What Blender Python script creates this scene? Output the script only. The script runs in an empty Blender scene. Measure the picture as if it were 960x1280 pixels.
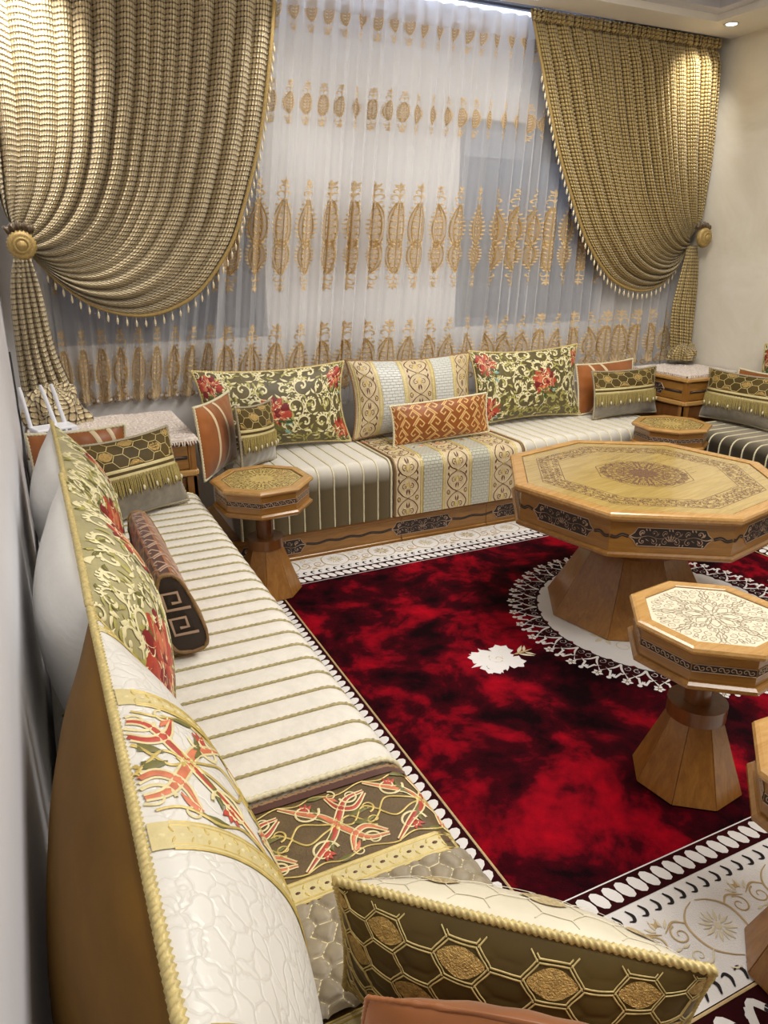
import bpy, math, random
import numpy as np
from mathutils import Vector, Matrix, Euler
PI = math.pi
rnd = random.Random(7)
SC = bpy.context.scene
COL = SC.collection

# ------------------------------------------------------------------ camera
cam_d = bpy.data.cameras.new('camera')
cam = bpy.data.objects.new('camera', cam_d)
COL.objects.link(cam)
PSI, TH = math.radians(25.6), math.radians(19.66)
fw = Vector((math.sin(PSI) * math.cos(TH), math.cos(PSI) * math.cos(TH), -math.sin(TH)))
cam.location = (0, 0, 1.42)
cam.rotation_euler = fw.to_track_quat('-Z', 'Y').to_euler()
cam_d.sensor_fit = 'VERTICAL'
cam_d.sensor_height = 36.0
cam_d.lens = 36.0 * 910.0 / 1280.0
cam_d.clip_start = 0.02
SC.camera = cam

# ------------------------------------------------------------------ world, lights, exposure
SC.view_settings.view_transform = 'Standard'
SC.view_settings.look = 'None'
SC.view_settings.gamma = 1.0
SC.view_settings.exposure = 0.45
W = bpy.data.worlds.new('dusk')
SC.world = W
W.use_nodes = True
W.node_tree.nodes['Background'].inputs[0].default_value = (0.30, 0.36, 0.52, 1)
W.node_tree.nodes['Background'].inputs[1].default_value = 0.16


def area(name, loc, sx, sy, power, color, rot=(0, 0, 0), spread=180):
    d = bpy.data.lights.new(name, 'AREA')
    d.shape = 'RECTANGLE'
    d.size, d.size_y = sx, sy
    d.energy, d.color = power, color
    d.spread = math.radians(spread)
    o = bpy.data.objects.new(name, d)
    o.location, o.rotation_euler = loc, rot
    COL.objects.link(o)
    return o


def spot(name, loc, aim, power, color, angle=80, blend=0.7, r=0.03):
    d = bpy.data.lights.new(name, 'SPOT')
    d.energy, d.color = power, color
    d.spot_size, d.spot_blend, d.shadow_soft_size = math.radians(angle), blend, r
    o = bpy.data.objects.new(name, d)
    o.location = loc
    o.rotation_euler = (Vector(aim) - Vector(loc)).to_track_quat('-Z', 'Y').to_euler()
    COL.objects.link(o)
    return o


WARM = (1.0, 0.965, 0.905)
area('fill_light_far', (2.2, 2.1, 2.70), 1.1, 1.1, 44, WARM)  # this and the next: added overhead fill, no such lamp in view
area('fill_light_near', (1.7, 0.2, 2.70), 1.1, 1.1, 34, WARM)
area('cool_strip_light', (1.9, 3.845, 2.70), 2.8, 0.03, 34, (0.74, 0.83, 1.0))
SPOTS = [((0.20, 3.40, 2.605), (0.05, 3.70, 2.0), 60), ((3.80, 3.44, 2.605), (3.78, 3.70, 2.2), 26),
         ((1.25, 3.54, 2.605), (1.25, 3.40, 0.5), 12), ((2.55, 3.54, 2.605), (2.55, 3.40, 0.5), 12),
         ((0.12, 1.2, 2.605), (0.35, 1.2, 0.4), 14), ((3.92, 1.8, 2.605), (3.5, 1.9, 0.4), 16)]
for i, (l, a, p) in enumerate(SPOTS):
    spot('downlight_lamp', l, a, p, (1.0, 0.94, 0.85), 88, 1.0, 0.03)

# ------------------------------------------------------------------ helpers


def lin(h, k=1.0):
    h = h.lstrip('#')
    out = []
    for i in (0, 2, 4):
        c = int(h[i:i + 2], 16) / 255
        out.append((c / 12.92 if c <= 0.04045 else ((c + 0.055) / 1.055) ** 2.4) * k)
    return (*out, 1.0)


MATS = {}


class NT:
    def __init__(self, name):
        self.m = bpy.data.materials.new(name)
        self.m.use_nodes = True
        self.t = self.m.node_tree
        self.b = self.t.nodes['Principled BSDF']
        self.out = self.t.nodes['Material Output']
        MATS[name] = self.m

    def n(self, typ, **kw):
        nd = self.t.nodes.new(typ)
        for k, v in kw.items():
            if k.startswith('i_'):
                key = k[2:]
                key = int(key) if key.isdigit() else key.replace('_', ' ')
                nd.inputs[key].default_value = v
            else:
                setattr(nd, k, v)
        return nd

    def l(self, a, b):
        self.t.links.new(a, b)

    def math(self, op, a, b=None):
        nd = self.n('ShaderNodeMath', operation=op)
        for i, x in enumerate((a, b)):
            if x is None:
                continue
            if isinstance(x, (int, float)):
                nd.inputs[i].default_value = x
            else:
                self.l(x, nd.inputs[i])
        return nd.outputs[0]

    def ramp(self, fac, stops):
        r = self.n('ShaderNodeValToRGB')
        e = r.color_ramp.elements
        while len(e) < len(stops):
            e.new(0.5)
        for el, (p, c) in zip(e, stops):
            el.position, el.color = p, c
        self.l(fac, r.inputs[0])
        return r.outputs[0]

    def mixc(self, fac, a, b):
        nd = self.n('ShaderNodeMix', data_type='RGBA')
        for s, x in ((nd.inputs['Factor'], fac), (nd.inputs[6], a), (nd.inputs[7], b)):
            if isinstance(x, (int, float)):
                s.default_value = x
            elif isinstance(x, tuple):
                s.default_value = x
            else:
                self.l(x, s)
        return nd.outputs[2]

    def set(self, **kw):
        for k, v in kw.items():
            self.b.inputs[k.replace('_', ' ')].default_value = v
        return self

    def bump(self, h, strength=0.3, dist=0.01):
        nd = self.n('ShaderNodeBump', i_Strength=strength, i_Distance=dist)
        self.l(h, nd.inputs['Height'])
        self.l(nd.outputs[0], self.b.inputs['Normal'])
        return nd

    def coord(self, kind='Object', scale=(1, 1, 1)):
        tc = self.n('ShaderNodeTexCoord')
        mp = self.n('ShaderNodeMapping')
        mp.inputs['Scale'].default_value = scale
        self.l(tc.outputs[kind], mp.inputs[0])
        return mp.outputs[0]

    def noise(self, vec, scale, detail=3, rough=0.5, dist=0.0):
        nd = self.n('ShaderNodeTexNoise', i_Scale=scale, i_Detail=detail, i_Roughness=rough, i_Distortion=dist)
        self.l(vec, nd.inputs['Vector'])
        return nd.outputs[0]


def plain(name, c, rough=0.6, metal=0.0, var=0.0, vscale=6, bump=0.0, bscale=120, sheen=0.0, coat=0.0, spec=0.5, stretch=(1, 1, 1)):
    """one colour with a little noise variation and fine relief"""
    t = NT(name)
    base = lin(c) if isinstance(c, str) else c
    t.set(Base_Color=base, Roughness=rough, Metallic=metal)
    t.b.inputs['Specular IOR Level'].default_value = spec
    if sheen:
        t.b.inputs['Sheen Weight'].default_value = sheen
        t.b.inputs['Sheen Roughness'].default_value = 0.4
    if coat:
        t.b.inputs['Coat Weight'].default_value = coat
        t.b.inputs['Coat Roughness'].default_value = 0.05
    if var or bump:
        v = t.coord('Object', stretch)
    if var:
        f = t.noise(v, vscale, 4, 0.6)
        lo = tuple(x * (1 - var) for x in base[:3]) + (1,)
        hi = tuple(min(1, x * (1 + var)) for x in base[:3]) + (1,)
        t.l(t.ramp(f, [(0.3, lo), (0.7, hi)]), t.b.inputs['Base Color'])
    if bump:
        t.bump(t.noise(v, bscale, 3, 0.6), bump, 0.004)
    return t.m


def wood(name, c1, c2, c3, stretch, rough=0.3, coat=0.25, scale=9):
    t = NT(name)
    v = t.coord('Object', stretch)
    a = t.noise(v, scale, 5, 0.6, 1.2)
    g = t.noise(v, scale * 6, 3, 0.7, 0.2)
    s = t.math('ADD', t.math('MULTIPLY', a, 0.72), t.math('MULTIPLY', g, 0.28))
    t.l(t.ramp(s, [(0.30, lin(c1)), (0.5, lin(c2)), (0.70, lin(c3))]), t.b.inputs['Base Color'])
    t.set(Roughness=rough)
    t.b.inputs['Coat Weight'].default_value = coat
    t.b.inputs['Coat Roughness'].default_value = 0.12
    t.bump(g, 0.06, 0.002)
    return t.m


# ---- room
def plaster(name, c, c2, scale, bump, rough=0.6):
    t = NT(name)
    v = t.coord('Object')
    f = t.noise(v, scale, 6, 0.65, 0.8)
    t.l(t.ramp(f, [(0.32, lin(c)), (0.68, lin(c2))]), t.b.inputs['Base Color'])
    t.set(Roughness=rough)
    t.bump(t.noise(v, scale * 5, 6, 0.7, 1.0), bump, 0.006)
    return t.m


plaster('wall_grey', '#d3d3da', '#dadae0', 1.5, 0.04)
plaster('wall_beige', '#d2cab8', '#e4dfd2', 2.2, 0.22, 0.42)
plaster('wall_white', '#dcd9d6', '#e6e3e0', 2.0, 0.1)
plain('ceiling_white', '#e4dfd6', 0.7, var=0.02)
plain('cove_grey', '#c9c9d2', 0.6, var=0.02)
plain('tray_grey', '#b9b6b6', 0.7)
plain('rail_metal', '#9aa6bb', 0.35, 0.6)
plain('frame_grey', '#6f7480', 0.5)
plain('shutter_grey', '#8d95a8', 0.6)
plain('floor_tile', '#b9ad98', 0.25, var=0.05)
t = NT('window_glass')
t.set(Base_Color=(0.9, 0.95, 1, 1), Roughness=0.02, IOR=1.45)
t.b.inputs['Transmission Weight'].default_value = 1.0
plain('outside_wall', '#5a5f6e', 0.9, var=0.1)
# ---- wood
wood('wood_light', '#a2763b', '#b4894d', '#c29a60', (1.2, 7, 7), 0.25, 0.5, 5)
wood('wood_x', '#7c5222', '#90642b', '#a17537', (1.0, 8, 8), 0.28, 0.4, 5)
wood('wood_z', '#784c1f', '#8e5f28', '#a07034', (8, 8, 0.8), 0.30, 0.35, 5)
wood('wood_dark', '#5d3717', '#70441e', '#7d4f25', (6, 6, 1), 0.3, 0.4, 5)
plain('carving_ground', '#2a1f1c', 0.55)
plain('carving_relief', '#b39880', 0.45, 0.25)
wood('top_honey', '#a1874a', '#b39858', '#c2a96a', (1.0, 9, 9), 0.12, 1.0, 4)
plain('top_cream', '#ddd3ba', 0.12, var=0.03, coat=0.8)
plain('top_olive', '#8a7440', 0.15, var=0.2, vscale=30, coat=0.8)
plain('inlay_brown', '#6f5340', 0.2)
plain('inlay_grey', '#8d8069', 0.3)
plain('inlay_gold', '#c3ab6c', 0.2)
plain('line_dark', '#4a2c14', 0.5)
# ---- rug
t = NT('rug_red')
v = t.coord('Object')
a = t.noise(v, 3.6, 5, 0.6, 0.5)
b = t.noise(v, 13.0, 3, 0.6, 0.2)
s = t.math('ADD', t.math('MULTIPLY', a, 0.74), t.math('MULTIPLY', b, 0.26))
t.l(t.ramp(s, [(0.40, lin('#120004')), (0.50, lin('#3a000a')), (0.58, lin('#7c0214')), (0.74, lin('#b0041a'))]), t.b.inputs['Base Color'])
t.set(Roughness=0.85)
t.b.inputs['Specular IOR Level'].default_value = 0.06
t.b.inputs['Sheen Weight'].default_value = 0.0
t.b.inputs['Sheen Tint'].default_value = (0.9, 0.15, 0.2, 1)
t.bump(t.noise(v, 260, 2, 0.6), 0.5, 0.006)
plain('rug_dark', '#2c0408', 0.9, spec=0.1, var=0.3)
plain('rug_white', '#dcd8d6', 0.85, var=0.04, bump=0.4, bscale=300, sheen=0.2)
plain('rug_gold', '#b59a6a', 0.6, var=0.15, vscale=60)
plain('rug_palegold', '#cfc3a6', 0.6, var=0.1, vscale=60)
plain('rug_black', '#120a0c', 0.9)
# ---- fabrics
def striped_velvet(name, c, rough=0.75, sheen=0.6, var=0.06):
    t = NT(name)
    v = t.coord('Object')
    f = t.noise(v, 22, 4, 0.7, 0.5)
    base = lin(c)
    lo = tuple(x * (1 - var) for x in base[:3]) + (1,)
    hi = tuple(min(1, x * (1 + var)) for x in base[:3]) + (1,)
    t.l(t.ramp(f, [(0.35, lo), (0.65, hi)]), t.b.inputs['Base Color'])
    t.set(Roughness=rough)
    t.b.inputs['Specular IOR Level'].default_value = 0.25
    t.b.inputs['Sheen Weight'].default_value = sheen
    t.b.inputs['Sheen Roughness'].default_value = 0.35
    t.bump(t.noise(v, 200, 3, 0.6), 0.25, 0.003)
    return t


striped_velvet('seat_cream', '#dfdad0')  # same seat velvet, its lit tone used as one even colour
# taupe seat velvet: bright overhead sheen painted on the top, fading to the front, by its place across the cloth
for nm, top, front, a, b in (('seat_painted_sheen', '#dad5ca', '#5d5138', 0.71, 0.82), ('seat_taupe', '#8d8472', '#2f2718', 0.66, 0.78)):
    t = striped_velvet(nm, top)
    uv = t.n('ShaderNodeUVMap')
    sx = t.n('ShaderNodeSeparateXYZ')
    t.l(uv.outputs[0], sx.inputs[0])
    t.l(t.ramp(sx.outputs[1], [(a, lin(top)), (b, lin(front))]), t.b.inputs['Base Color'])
plain('cord_olive', '#a39669', 0.6, var=0.3, vscale=150)
plain('cord_gold', '#c9b67a', 0.45, 0.1, var=0.25, vscale=150)
plain('cord_cream', '#d8cfae', 0.55, var=0.15, vscale=150)
plain('cord_taupe', '#9d9279', 0.5, var=0.2, vscale=150)
plain('fringe_gold', '#a8975c', 0.4, 0.1, var=0.3, vscale=200)
plain('cord_brown', '#8a6a45', 0.6, var=0.2, vscale=150)
plain('satin_white', '#dddbd4', 0.38, var=0.03, bump=0.5, bscale=9, sheen=0.3, stretch=(1, 1, 3))
plain('satin_tan', '#6a4a14', 0.6, var=0.16, vscale=7, bump=0.06, bscale=30, spec=0.2, stretch=(1, 1, 4))
plain('satin_copper', '#97592a', 0.36, var=0.28, vscale=5, bump=0.08, bscale=24, sheen=0.4)
plain('band_cream', '#d9c4a0', 0.4, var=0.1, sheen=0.3)
plain('velvet_olive', '#4f3f18', 0.6, var=0.35, vscale=5, sheen=0.12, spec=0.25)
plain('velvet_grey', '#7a7264', 0.55, var=0.32, vscale=16, sheen=0.8, bump=0.1, bscale=40)
plain('velvet_lit', '#d6cdb4', 0.45, var=0.08, vscale=9, sheen=0.6)  # lit far face of the honeycomb cushion, brightness put into the colour
plain('velvet_brown', '#4a2114', 0.6, var=0.2, sheen=0.5)
plain('velvet_dark', '#2c1c12', 0.6, var=0.2, sheen=0.3)
plain('key_orange', '#8f4f1a', 0.42, var=0.18, vscale=7, sheen=0.4)
plain('key_line', '#d8ae6e', 0.4, var=0.1)
plain('key_line_dark', '#b59682', 0.4, var=0.1)
plain('key_shade', '#6a2a12', 0.5)
plain('floral_ground', '#5a4f2c', 0.5, var=0.35, vscale=9, bump=0.1, bscale=90, sheen=0.4)
plain('emb_cream', '#e6dcaf', 0.45, var=0.1, vscale=60)
plain('emb_lime', '#aba35c', 0.5, var=0.2, vscale=50)
plain('emb_olive', '#6a6630', 0.5, var=0.2, vscale=50)
plain('emb_green', '#39522a', 0.5, var=0.2)
plain('emb_red', '#b04030', 0.5, var=0.25, vscale=60)
plain('emb_orange', '#cc7350', 0.5, var=0.2, vscale=60)
plain('emb_maroon', '#7c1518', 0.5, var=0.2)
plain('emb_teal', '#7fa9a2', 0.5)
plain('emb_gold', '#c6ae62', 0.4, 0.15, var=0.2, vscale=80)
plain('emb_palegold', '#ddcf9d', 0.45, var=0.1, vscale=80)
plain('emb_brown', '#5b3420', 0.5, var=0.2)
plain('sequin_gold', '#b59658', 0.3, 0.5, var=0.35, vscale=160, bump=0.8, bscale=420)
plain('sequin_pale', '#c9b68a', 0.35, 0.35, var=0.3, vscale=160, bump=0.6, bscale=420)
plain('band_gold', '#cfc08c', 0.42, var=0.1, vscale=40, bump=0.2, bscale=200)
plain('damask_ground', '#d8cbb0', 0.4, var=0.08, vscale=30, sheen=0.4)
plain('ogee_ground', '#c7b38f', 0.45, var=0.15, vscale=60, sheen=0.4, bump=0.2, bscale=160)
plain('floral_glare', '#a39a6a', 0.45, var=0.25, vscale=9, bump=0.1, bscale=90, sheen=0.5)  # floral ground lightened: glare on the left cushions put into the colour
plain('damask_dark', '#6a5636', 0.5, var=0.15)
plain('runner_ground', '#5e4a2b', 0.55, var=0.2, vscale=30, bump=0.3, bscale=200)
t = plain('hex_taupe', '#8d8068', 0.5, var=0.2, vscale=30, sheen=0.6)


def scales(name, c1, c2, sx, sy):
    """silvery quilted weave: offset brick cells with recessed seams"""
    t = NT(name)
    uv = t.n('ShaderNodeTexCoord')
    br = t.n('ShaderNodeTexBrick', i_Scale=1.0)
    br.inputs['Color1'].default_value = lin(c1)
    br.inputs['Color2'].default_value = lin(c1)
    br.inputs['Mortar'].default_value = lin(c2)
    br.inputs['Mortar Size'].default_value = sy * 0.12
    br.inputs['Mortar Smooth'].default_value = 0.8
    br.inputs['Brick Width'].default_value = sx
    br.inputs['Row Height'].default_value = sy
    t.l(uv.outputs['UV'], br.inputs['Vector'])
    t.l(br.outputs['Color'], t.b.inputs['Base Color'])
    t.set(Roughness=0.38)
    t.b.inputs['Sheen Weight'].default_value = 0.4
    t.bump(t.math('SUBTRACT', 1.0, br.outputs['Fac']), 0.7, 0.004)
    return t.m


scales('silver_quilt', '#cfd0cb', '#a9a899', 0.030, 0.014)
scales('silver_quilt_front', '#b7b6a6', '#8d8a75', 0.024, 0.016)
t = NT('crackle_white')
v = t.coord('Object')
vo = t.n('ShaderNodeTexVoronoi', feature='DISTANCE_TO_EDGE', i_Scale=40.0)
vn = t.n('ShaderNodeTexNoise', i_Scale=18.0, i_Detail=3)
t.l(v, vn.inputs['Vector'])
mx = t.n('ShaderNodeMix', data_type='VECTOR')
mx.inputs['Factor'].default_value = 0.06
t.l(v, mx.inputs[4])
t.l(vn.outputs['Color'], mx.inputs[5])
t.l(mx.outputs[1], vo.inputs['Vector'])
e = t.n('ShaderNodeMapRange', i_1=0.0, i_2=0.12)
t.l(vo.outputs[0], e.inputs[0])
t.l(t.ramp(e.outputs[0], [(0.0, lin('#d2cec4')), (0.35, lin('#dedbd4'))]), t.b.inputs['Base Color'])
t.set(Roughness=0.35)
t.b.inputs['Sheen Weight'].default_value = 0.4
t.bump(e.outputs[0], 0.28, 0.003)


def drape_mat(name, cell, cell2, gap, cu, cv):
    """open woven drape: rows of small padded cells, by the cloth's own coordinates (metres)"""
    t = NT(name)
    tc = t.n('ShaderNodeTexCoord')
    sp = t.n('ShaderNodeSeparateXYZ')
    t.l(tc.outputs['UV'], sp.inputs[0])
    def tri(o, c):
        f = t.math('FRACT', t.math('DIVIDE', o, c))
        return t.math('MULTIPLY', t.math('ABSOLUTE', t.math('SUBTRACT', f, 0.5)), 2.0)   # 0 centre .. 1 seam
    du, dv = tri(sp.outputs[0], cu), tri(sp.outputs[1], cv)
    p4 = t.math('ADD', t.math('POWER', du, 3.0), t.math('POWER', dv, 3.0))
    h = t.math('SUBTRACT', 1.0, t.math('MINIMUM', p4, 1.0))
    v = t.coord('Object')
    f = t.noise(v, 90, 3, 0.7)
    cc = t.mixc(t.ramp(f, [(0.35, (0, 0, 0, 1)), (0.65, (1, 1, 1, 1))]), lin(cell), lin(cell2))
    t.l(t.mixc(t.ramp(h, [(0.05, (0, 0, 0, 1)), (0.5, (1, 1, 1, 1))]), lin(gap), cc), t.b.inputs['Base Color'])
    t.set(Roughness=0.42, Metallic=0.15)
    t.b.inputs['Sheen Weight'].default_value = 0.3
    t.bump(h, 0.8, 0.008)
    return t.m


drape_mat('drape_left', '#dccba4', '#bfaa7c', '#463314', 0.028, 0.022)
drape_mat('drape_right', '#c8b074', '#a88f54', '#493512', 0.024, 0.020)
plain('braid_gold', '#a48a52', 0.45, 0.2, var=0.2, vscale=120, bump=0.4, bscale=300)
plain('bead_cream', '#d9ccae', 0.25, 0.1)
t = NT('sheer')
tr = t.n('ShaderNodeBsdfTransparent')
tl = t.n('ShaderNodeBsdfTranslucent', i_Color=(0.93, 0.94, 0.98, 1))
df = t.n('ShaderNodeBsdfDiffuse', i_Color=(0.93, 0.94, 0.98, 1))
m1 = t.n('ShaderNodeMixShader', i_0=0.5)
m2 = t.n('ShaderNodeMixShader', i_0=0.50)
t.l(df.outputs[0], m1.inputs[1]); t.l(tl.outputs[0], m1.inputs[2])
t.l(tr.outputs[0], m2.inputs[1]); t.l(m1.outputs[0], m2.inputs[2])
t.l(m2.outputs[0], t.out.inputs[0])
plain('sheer_hem', '#e4e2e6', 0.6)
plain('motif_tan', '#d0b68e', 0.5, var=0.2, vscale=90)
plain('motif_gold', '#b39258', 0.35, 0.3, var=0.3, vscale=120)
t = NT('motif_fill')
tr = t.n('ShaderNodeBsdfTransparent')
df = t.n('ShaderNodeBsdfDiffuse', i_Color=lin('#c9b08c'))
m2 = t.n('ShaderNodeMixShader', i_0=0.55)
t.l(tr.outputs[0], m2.inputs[1]); t.l(df.outputs[0], m2.inputs[2])
t.l(m2.outputs[0], t.out.inputs[0])
t = NT('lace')
v = t.coord('Object')
vo = t.n('ShaderNodeTexVoronoi', i_Scale=70.0)
t.l(v, vo.inputs['Vector'])
t.l(t.ramp(vo.outputs[0], [(0.1, lin('#f0e8e0')), (0.6, lin('#d2c4ba'))]), t.b.inputs['Base Color'])
t.set(Roughness=0.7)
t.bump(vo.outputs[0], -0.6, 0.006)
plain('plastic_white', '#e6e8f0', 0.3)
plain('plastic_black', '#141214', 0.5)
t = NT('lamp_emit')
t.set(Base_Color=(1, 1, 1, 1))
t.b.inputs['Emission Color'].default_value = (1, 0.94, 0.82, 1)
t.b.inputs['Emission Strength'].default_value = 12
plain('lamp_rim', '#e8e6e0', 0.3)


# ------------------------------------------------------------------ mesh builder
class MB:
    def __init__(self):
        self.v, self.f, self.m, self.uv, self.nv = [], [], [], [], 0

    def add(self, verts, faces, mi=0, uv=None):
        verts = np.asarray(verts, float).reshape(-1, 3)
        b = self.nv
        self.v.append(verts)
        self.uv.append(np.zeros((len(verts), 2)) if uv is None else np.asarray(uv, float).reshape(-1, 2))
        self.nv += len(verts)
        self.f.extend([tuple(int(i) + b for i in f) for f in faces])
        self.m.extend([mi] * len(faces))
        return self

    def grid(self, P, mi=0, uv=None, wu=False, wv=False):
        P = np.asarray(P, float)
        nv, nu = P.shape[:2]
        idx = np.arange(nv * nu).reshape(nv, nu)
        if wu: idx = np.concatenate([idx, idx[:, :1]], 1)
        if wv: idx = np.concatenate([idx, idx[:1]], 0)
        q = np.stack([idx[:-1, :-1], idx[:-1, 1:], idx[1:, 1:], idx[1:, :-1]], -1).reshape(-1, 4)
        return self.add(P.reshape(-1, 3), q.tolist(), mi, uv)

    def box(self, x0, x1, y0, y1, z0, z1, mi=0):
        v = [(x, y, z) for z in (z0, z1) for y in (y0, y1) for x in (x0, x1)]
        return self.add(v, [(0, 2, 3, 1), (4, 5, 7, 6), (0, 1, 5, 4), (2, 6, 7, 3), (0, 4, 6, 2), (1, 3, 7, 5)], mi)

    def lathe(self, prof, n=24, mi=0, rot=0.0, c=(0, 0)):
        a = np.arange(n) / n * 2 * PI + rot
        P = np.array([[(c[0] + r * math.cos(t), c[1] + r * math.sin(t), z) for t in a] for r, z in prof])
        self.grid(P, mi, wu=True)
        k = len(prof)
        for row in (0, k - 1):
            if prof[row][0] > 1e-6:
                ring = P[row]
                self.add(ring, [tuple(range(n))], mi)
        return self

    def tube(self, pts, r, n=8, mi=0, twist=0.0, lobes=2, amp=0.0, cap=True):
        pts = np.asarray(pts, float)
        k = len(pts)
        r = np.broadcast_to(np.asarray(r, float), (k,))
        T = np.gradient(pts, axis=0)
        T /= np.linalg.norm(T, axis=1)[:, None] + 1e-12
        ref = np.array([0, 0, 1.0]) if abs(T[0][2]) < 0.9 else np.array([1.0, 0, 0])
        N = np.zeros_like(T)
        nn = np.cross(T[0], ref); nn /= np.linalg.norm(nn)
        for i in range(k):
            nn = nn - T[i] * (nn @ T[i]); nn /= np.linalg.norm(nn) + 1e-12
            N[i] = nn
        Bn = np.cross(T, N)
        s = np.concatenate([[0], np.cumsum(np.linalg.norm(np.diff(pts, axis=0), axis=1))])
        a = np.arange(n) / n * 2 * PI
        rr = r[:, None] * (1 + amp * np.cos(lobes * (a[None, :] - twist * s[:, None])))
        P = pts[:, None] + rr[..., None] * (np.cos(a)[None, :, None] * N[:, None] + np.sin(a)[None, :, None] * Bn[:, None])
        self.grid(P, mi, wu=True)
        if cap:
            self.add(P[0], [tuple(range(n))], mi)
            self.add(P[-1], [tuple(range(n))], mi)
        return self

    def prism(self, poly, z0, z1, mi=0, top_scale=1.0, c=(0, 0)):
        n = len(poly)
        b = [(x, y, z0) for x, y in poly]
        t = [(c[0] + (x - c[0]) * top_scale, c[1] + (y - c[1]) * top_scale, z1) for x, y in poly]
        f = [tuple(range(n))[::-1], tuple(range(n, 2 * n))] + [(i, (i + 1) % n, n + (i + 1) % n, n + i) for i in range(n)]
        return self.add(b + t, f, mi)

    def mesh(self, name, mats, smooth=True):
        me = bpy.data.meshes.new(name)
        V = np.concatenate(self.v) if self.v else np.zeros((0, 3))
        me.from_pydata(V.tolist(), [], self.f)
        for m in mats:
            me.materials.append(MATS[m])
        me.polygons.foreach_set('material_index', self.m)
        me.polygons.foreach_set('use_smooth', [smooth] * len(self.f))
        ul = me.uv_layers.new(name='UVMap')
        li = np.zeros(len(me.loops), dtype=np.int32)
        me.loops.foreach_get('vertex_index', li)
        ul.data.foreach_set('uv', np.concatenate(self.uv)[li].astype(np.float32).ravel())
        me.update()
        return me

    def obj(self, name, mats, parent=None, smooth=True, loc=None, rot=None, **props):
        if isinstance(mats, str): mats = [mats]
        return link(name, self.mesh(name, mats, smooth), parent, loc, rot, **props)


def link(name, me, parent=None, loc=None, rot=None, **props):
    o = bpy.data.objects.new(name, me)
    COL.objects.link(o)
    if parent is not None: o.parent = parent
    if loc is not None: o.location = loc
    if rot is not None: o.rotation_euler = rot
    for k, v in props.items(): o[k] = v
    return o


def thing(name, label, cat, loc=(0, 0, 0), rot=(0, 0, 0), group=None):
    o = bpy.data.objects.new(name, None)
    COL.objects.link(o)
    o.empty_display_size = 0.1
    o.location, o.rotation_euler = loc, rot
    o['label'], o['category'] = label, cat
    if group: o['group'] = group
    return o


def copy_tree(src, label=None, loc=None, rot=None):
    c = src.copy(); COL.objects.link(c)
    for ch in src.children:
        a = ch.copy(); COL.objects.link(a); a.parent = c
        for g in ch.children:
            d = g.copy(); COL.objects.link(d); d.parent = a
    if label: c['label'] = label
    if loc is not None: c.location = loc
    if rot is not None: c.rotation_euler = rot
    return c


def bevel(o, w=0.004, seg=2):
    m = o.modifiers.new('bevel', 'BEVEL')
    m.width, m.segments, m.limit_method = w, seg, 'ANGLE'
    m.angle_limit = math.radians(40)
    return o


def structure(name, mb, mats, parent=None, smooth=False):
    return mb.obj(name, mats, parent, smooth, kind='structure')


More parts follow.
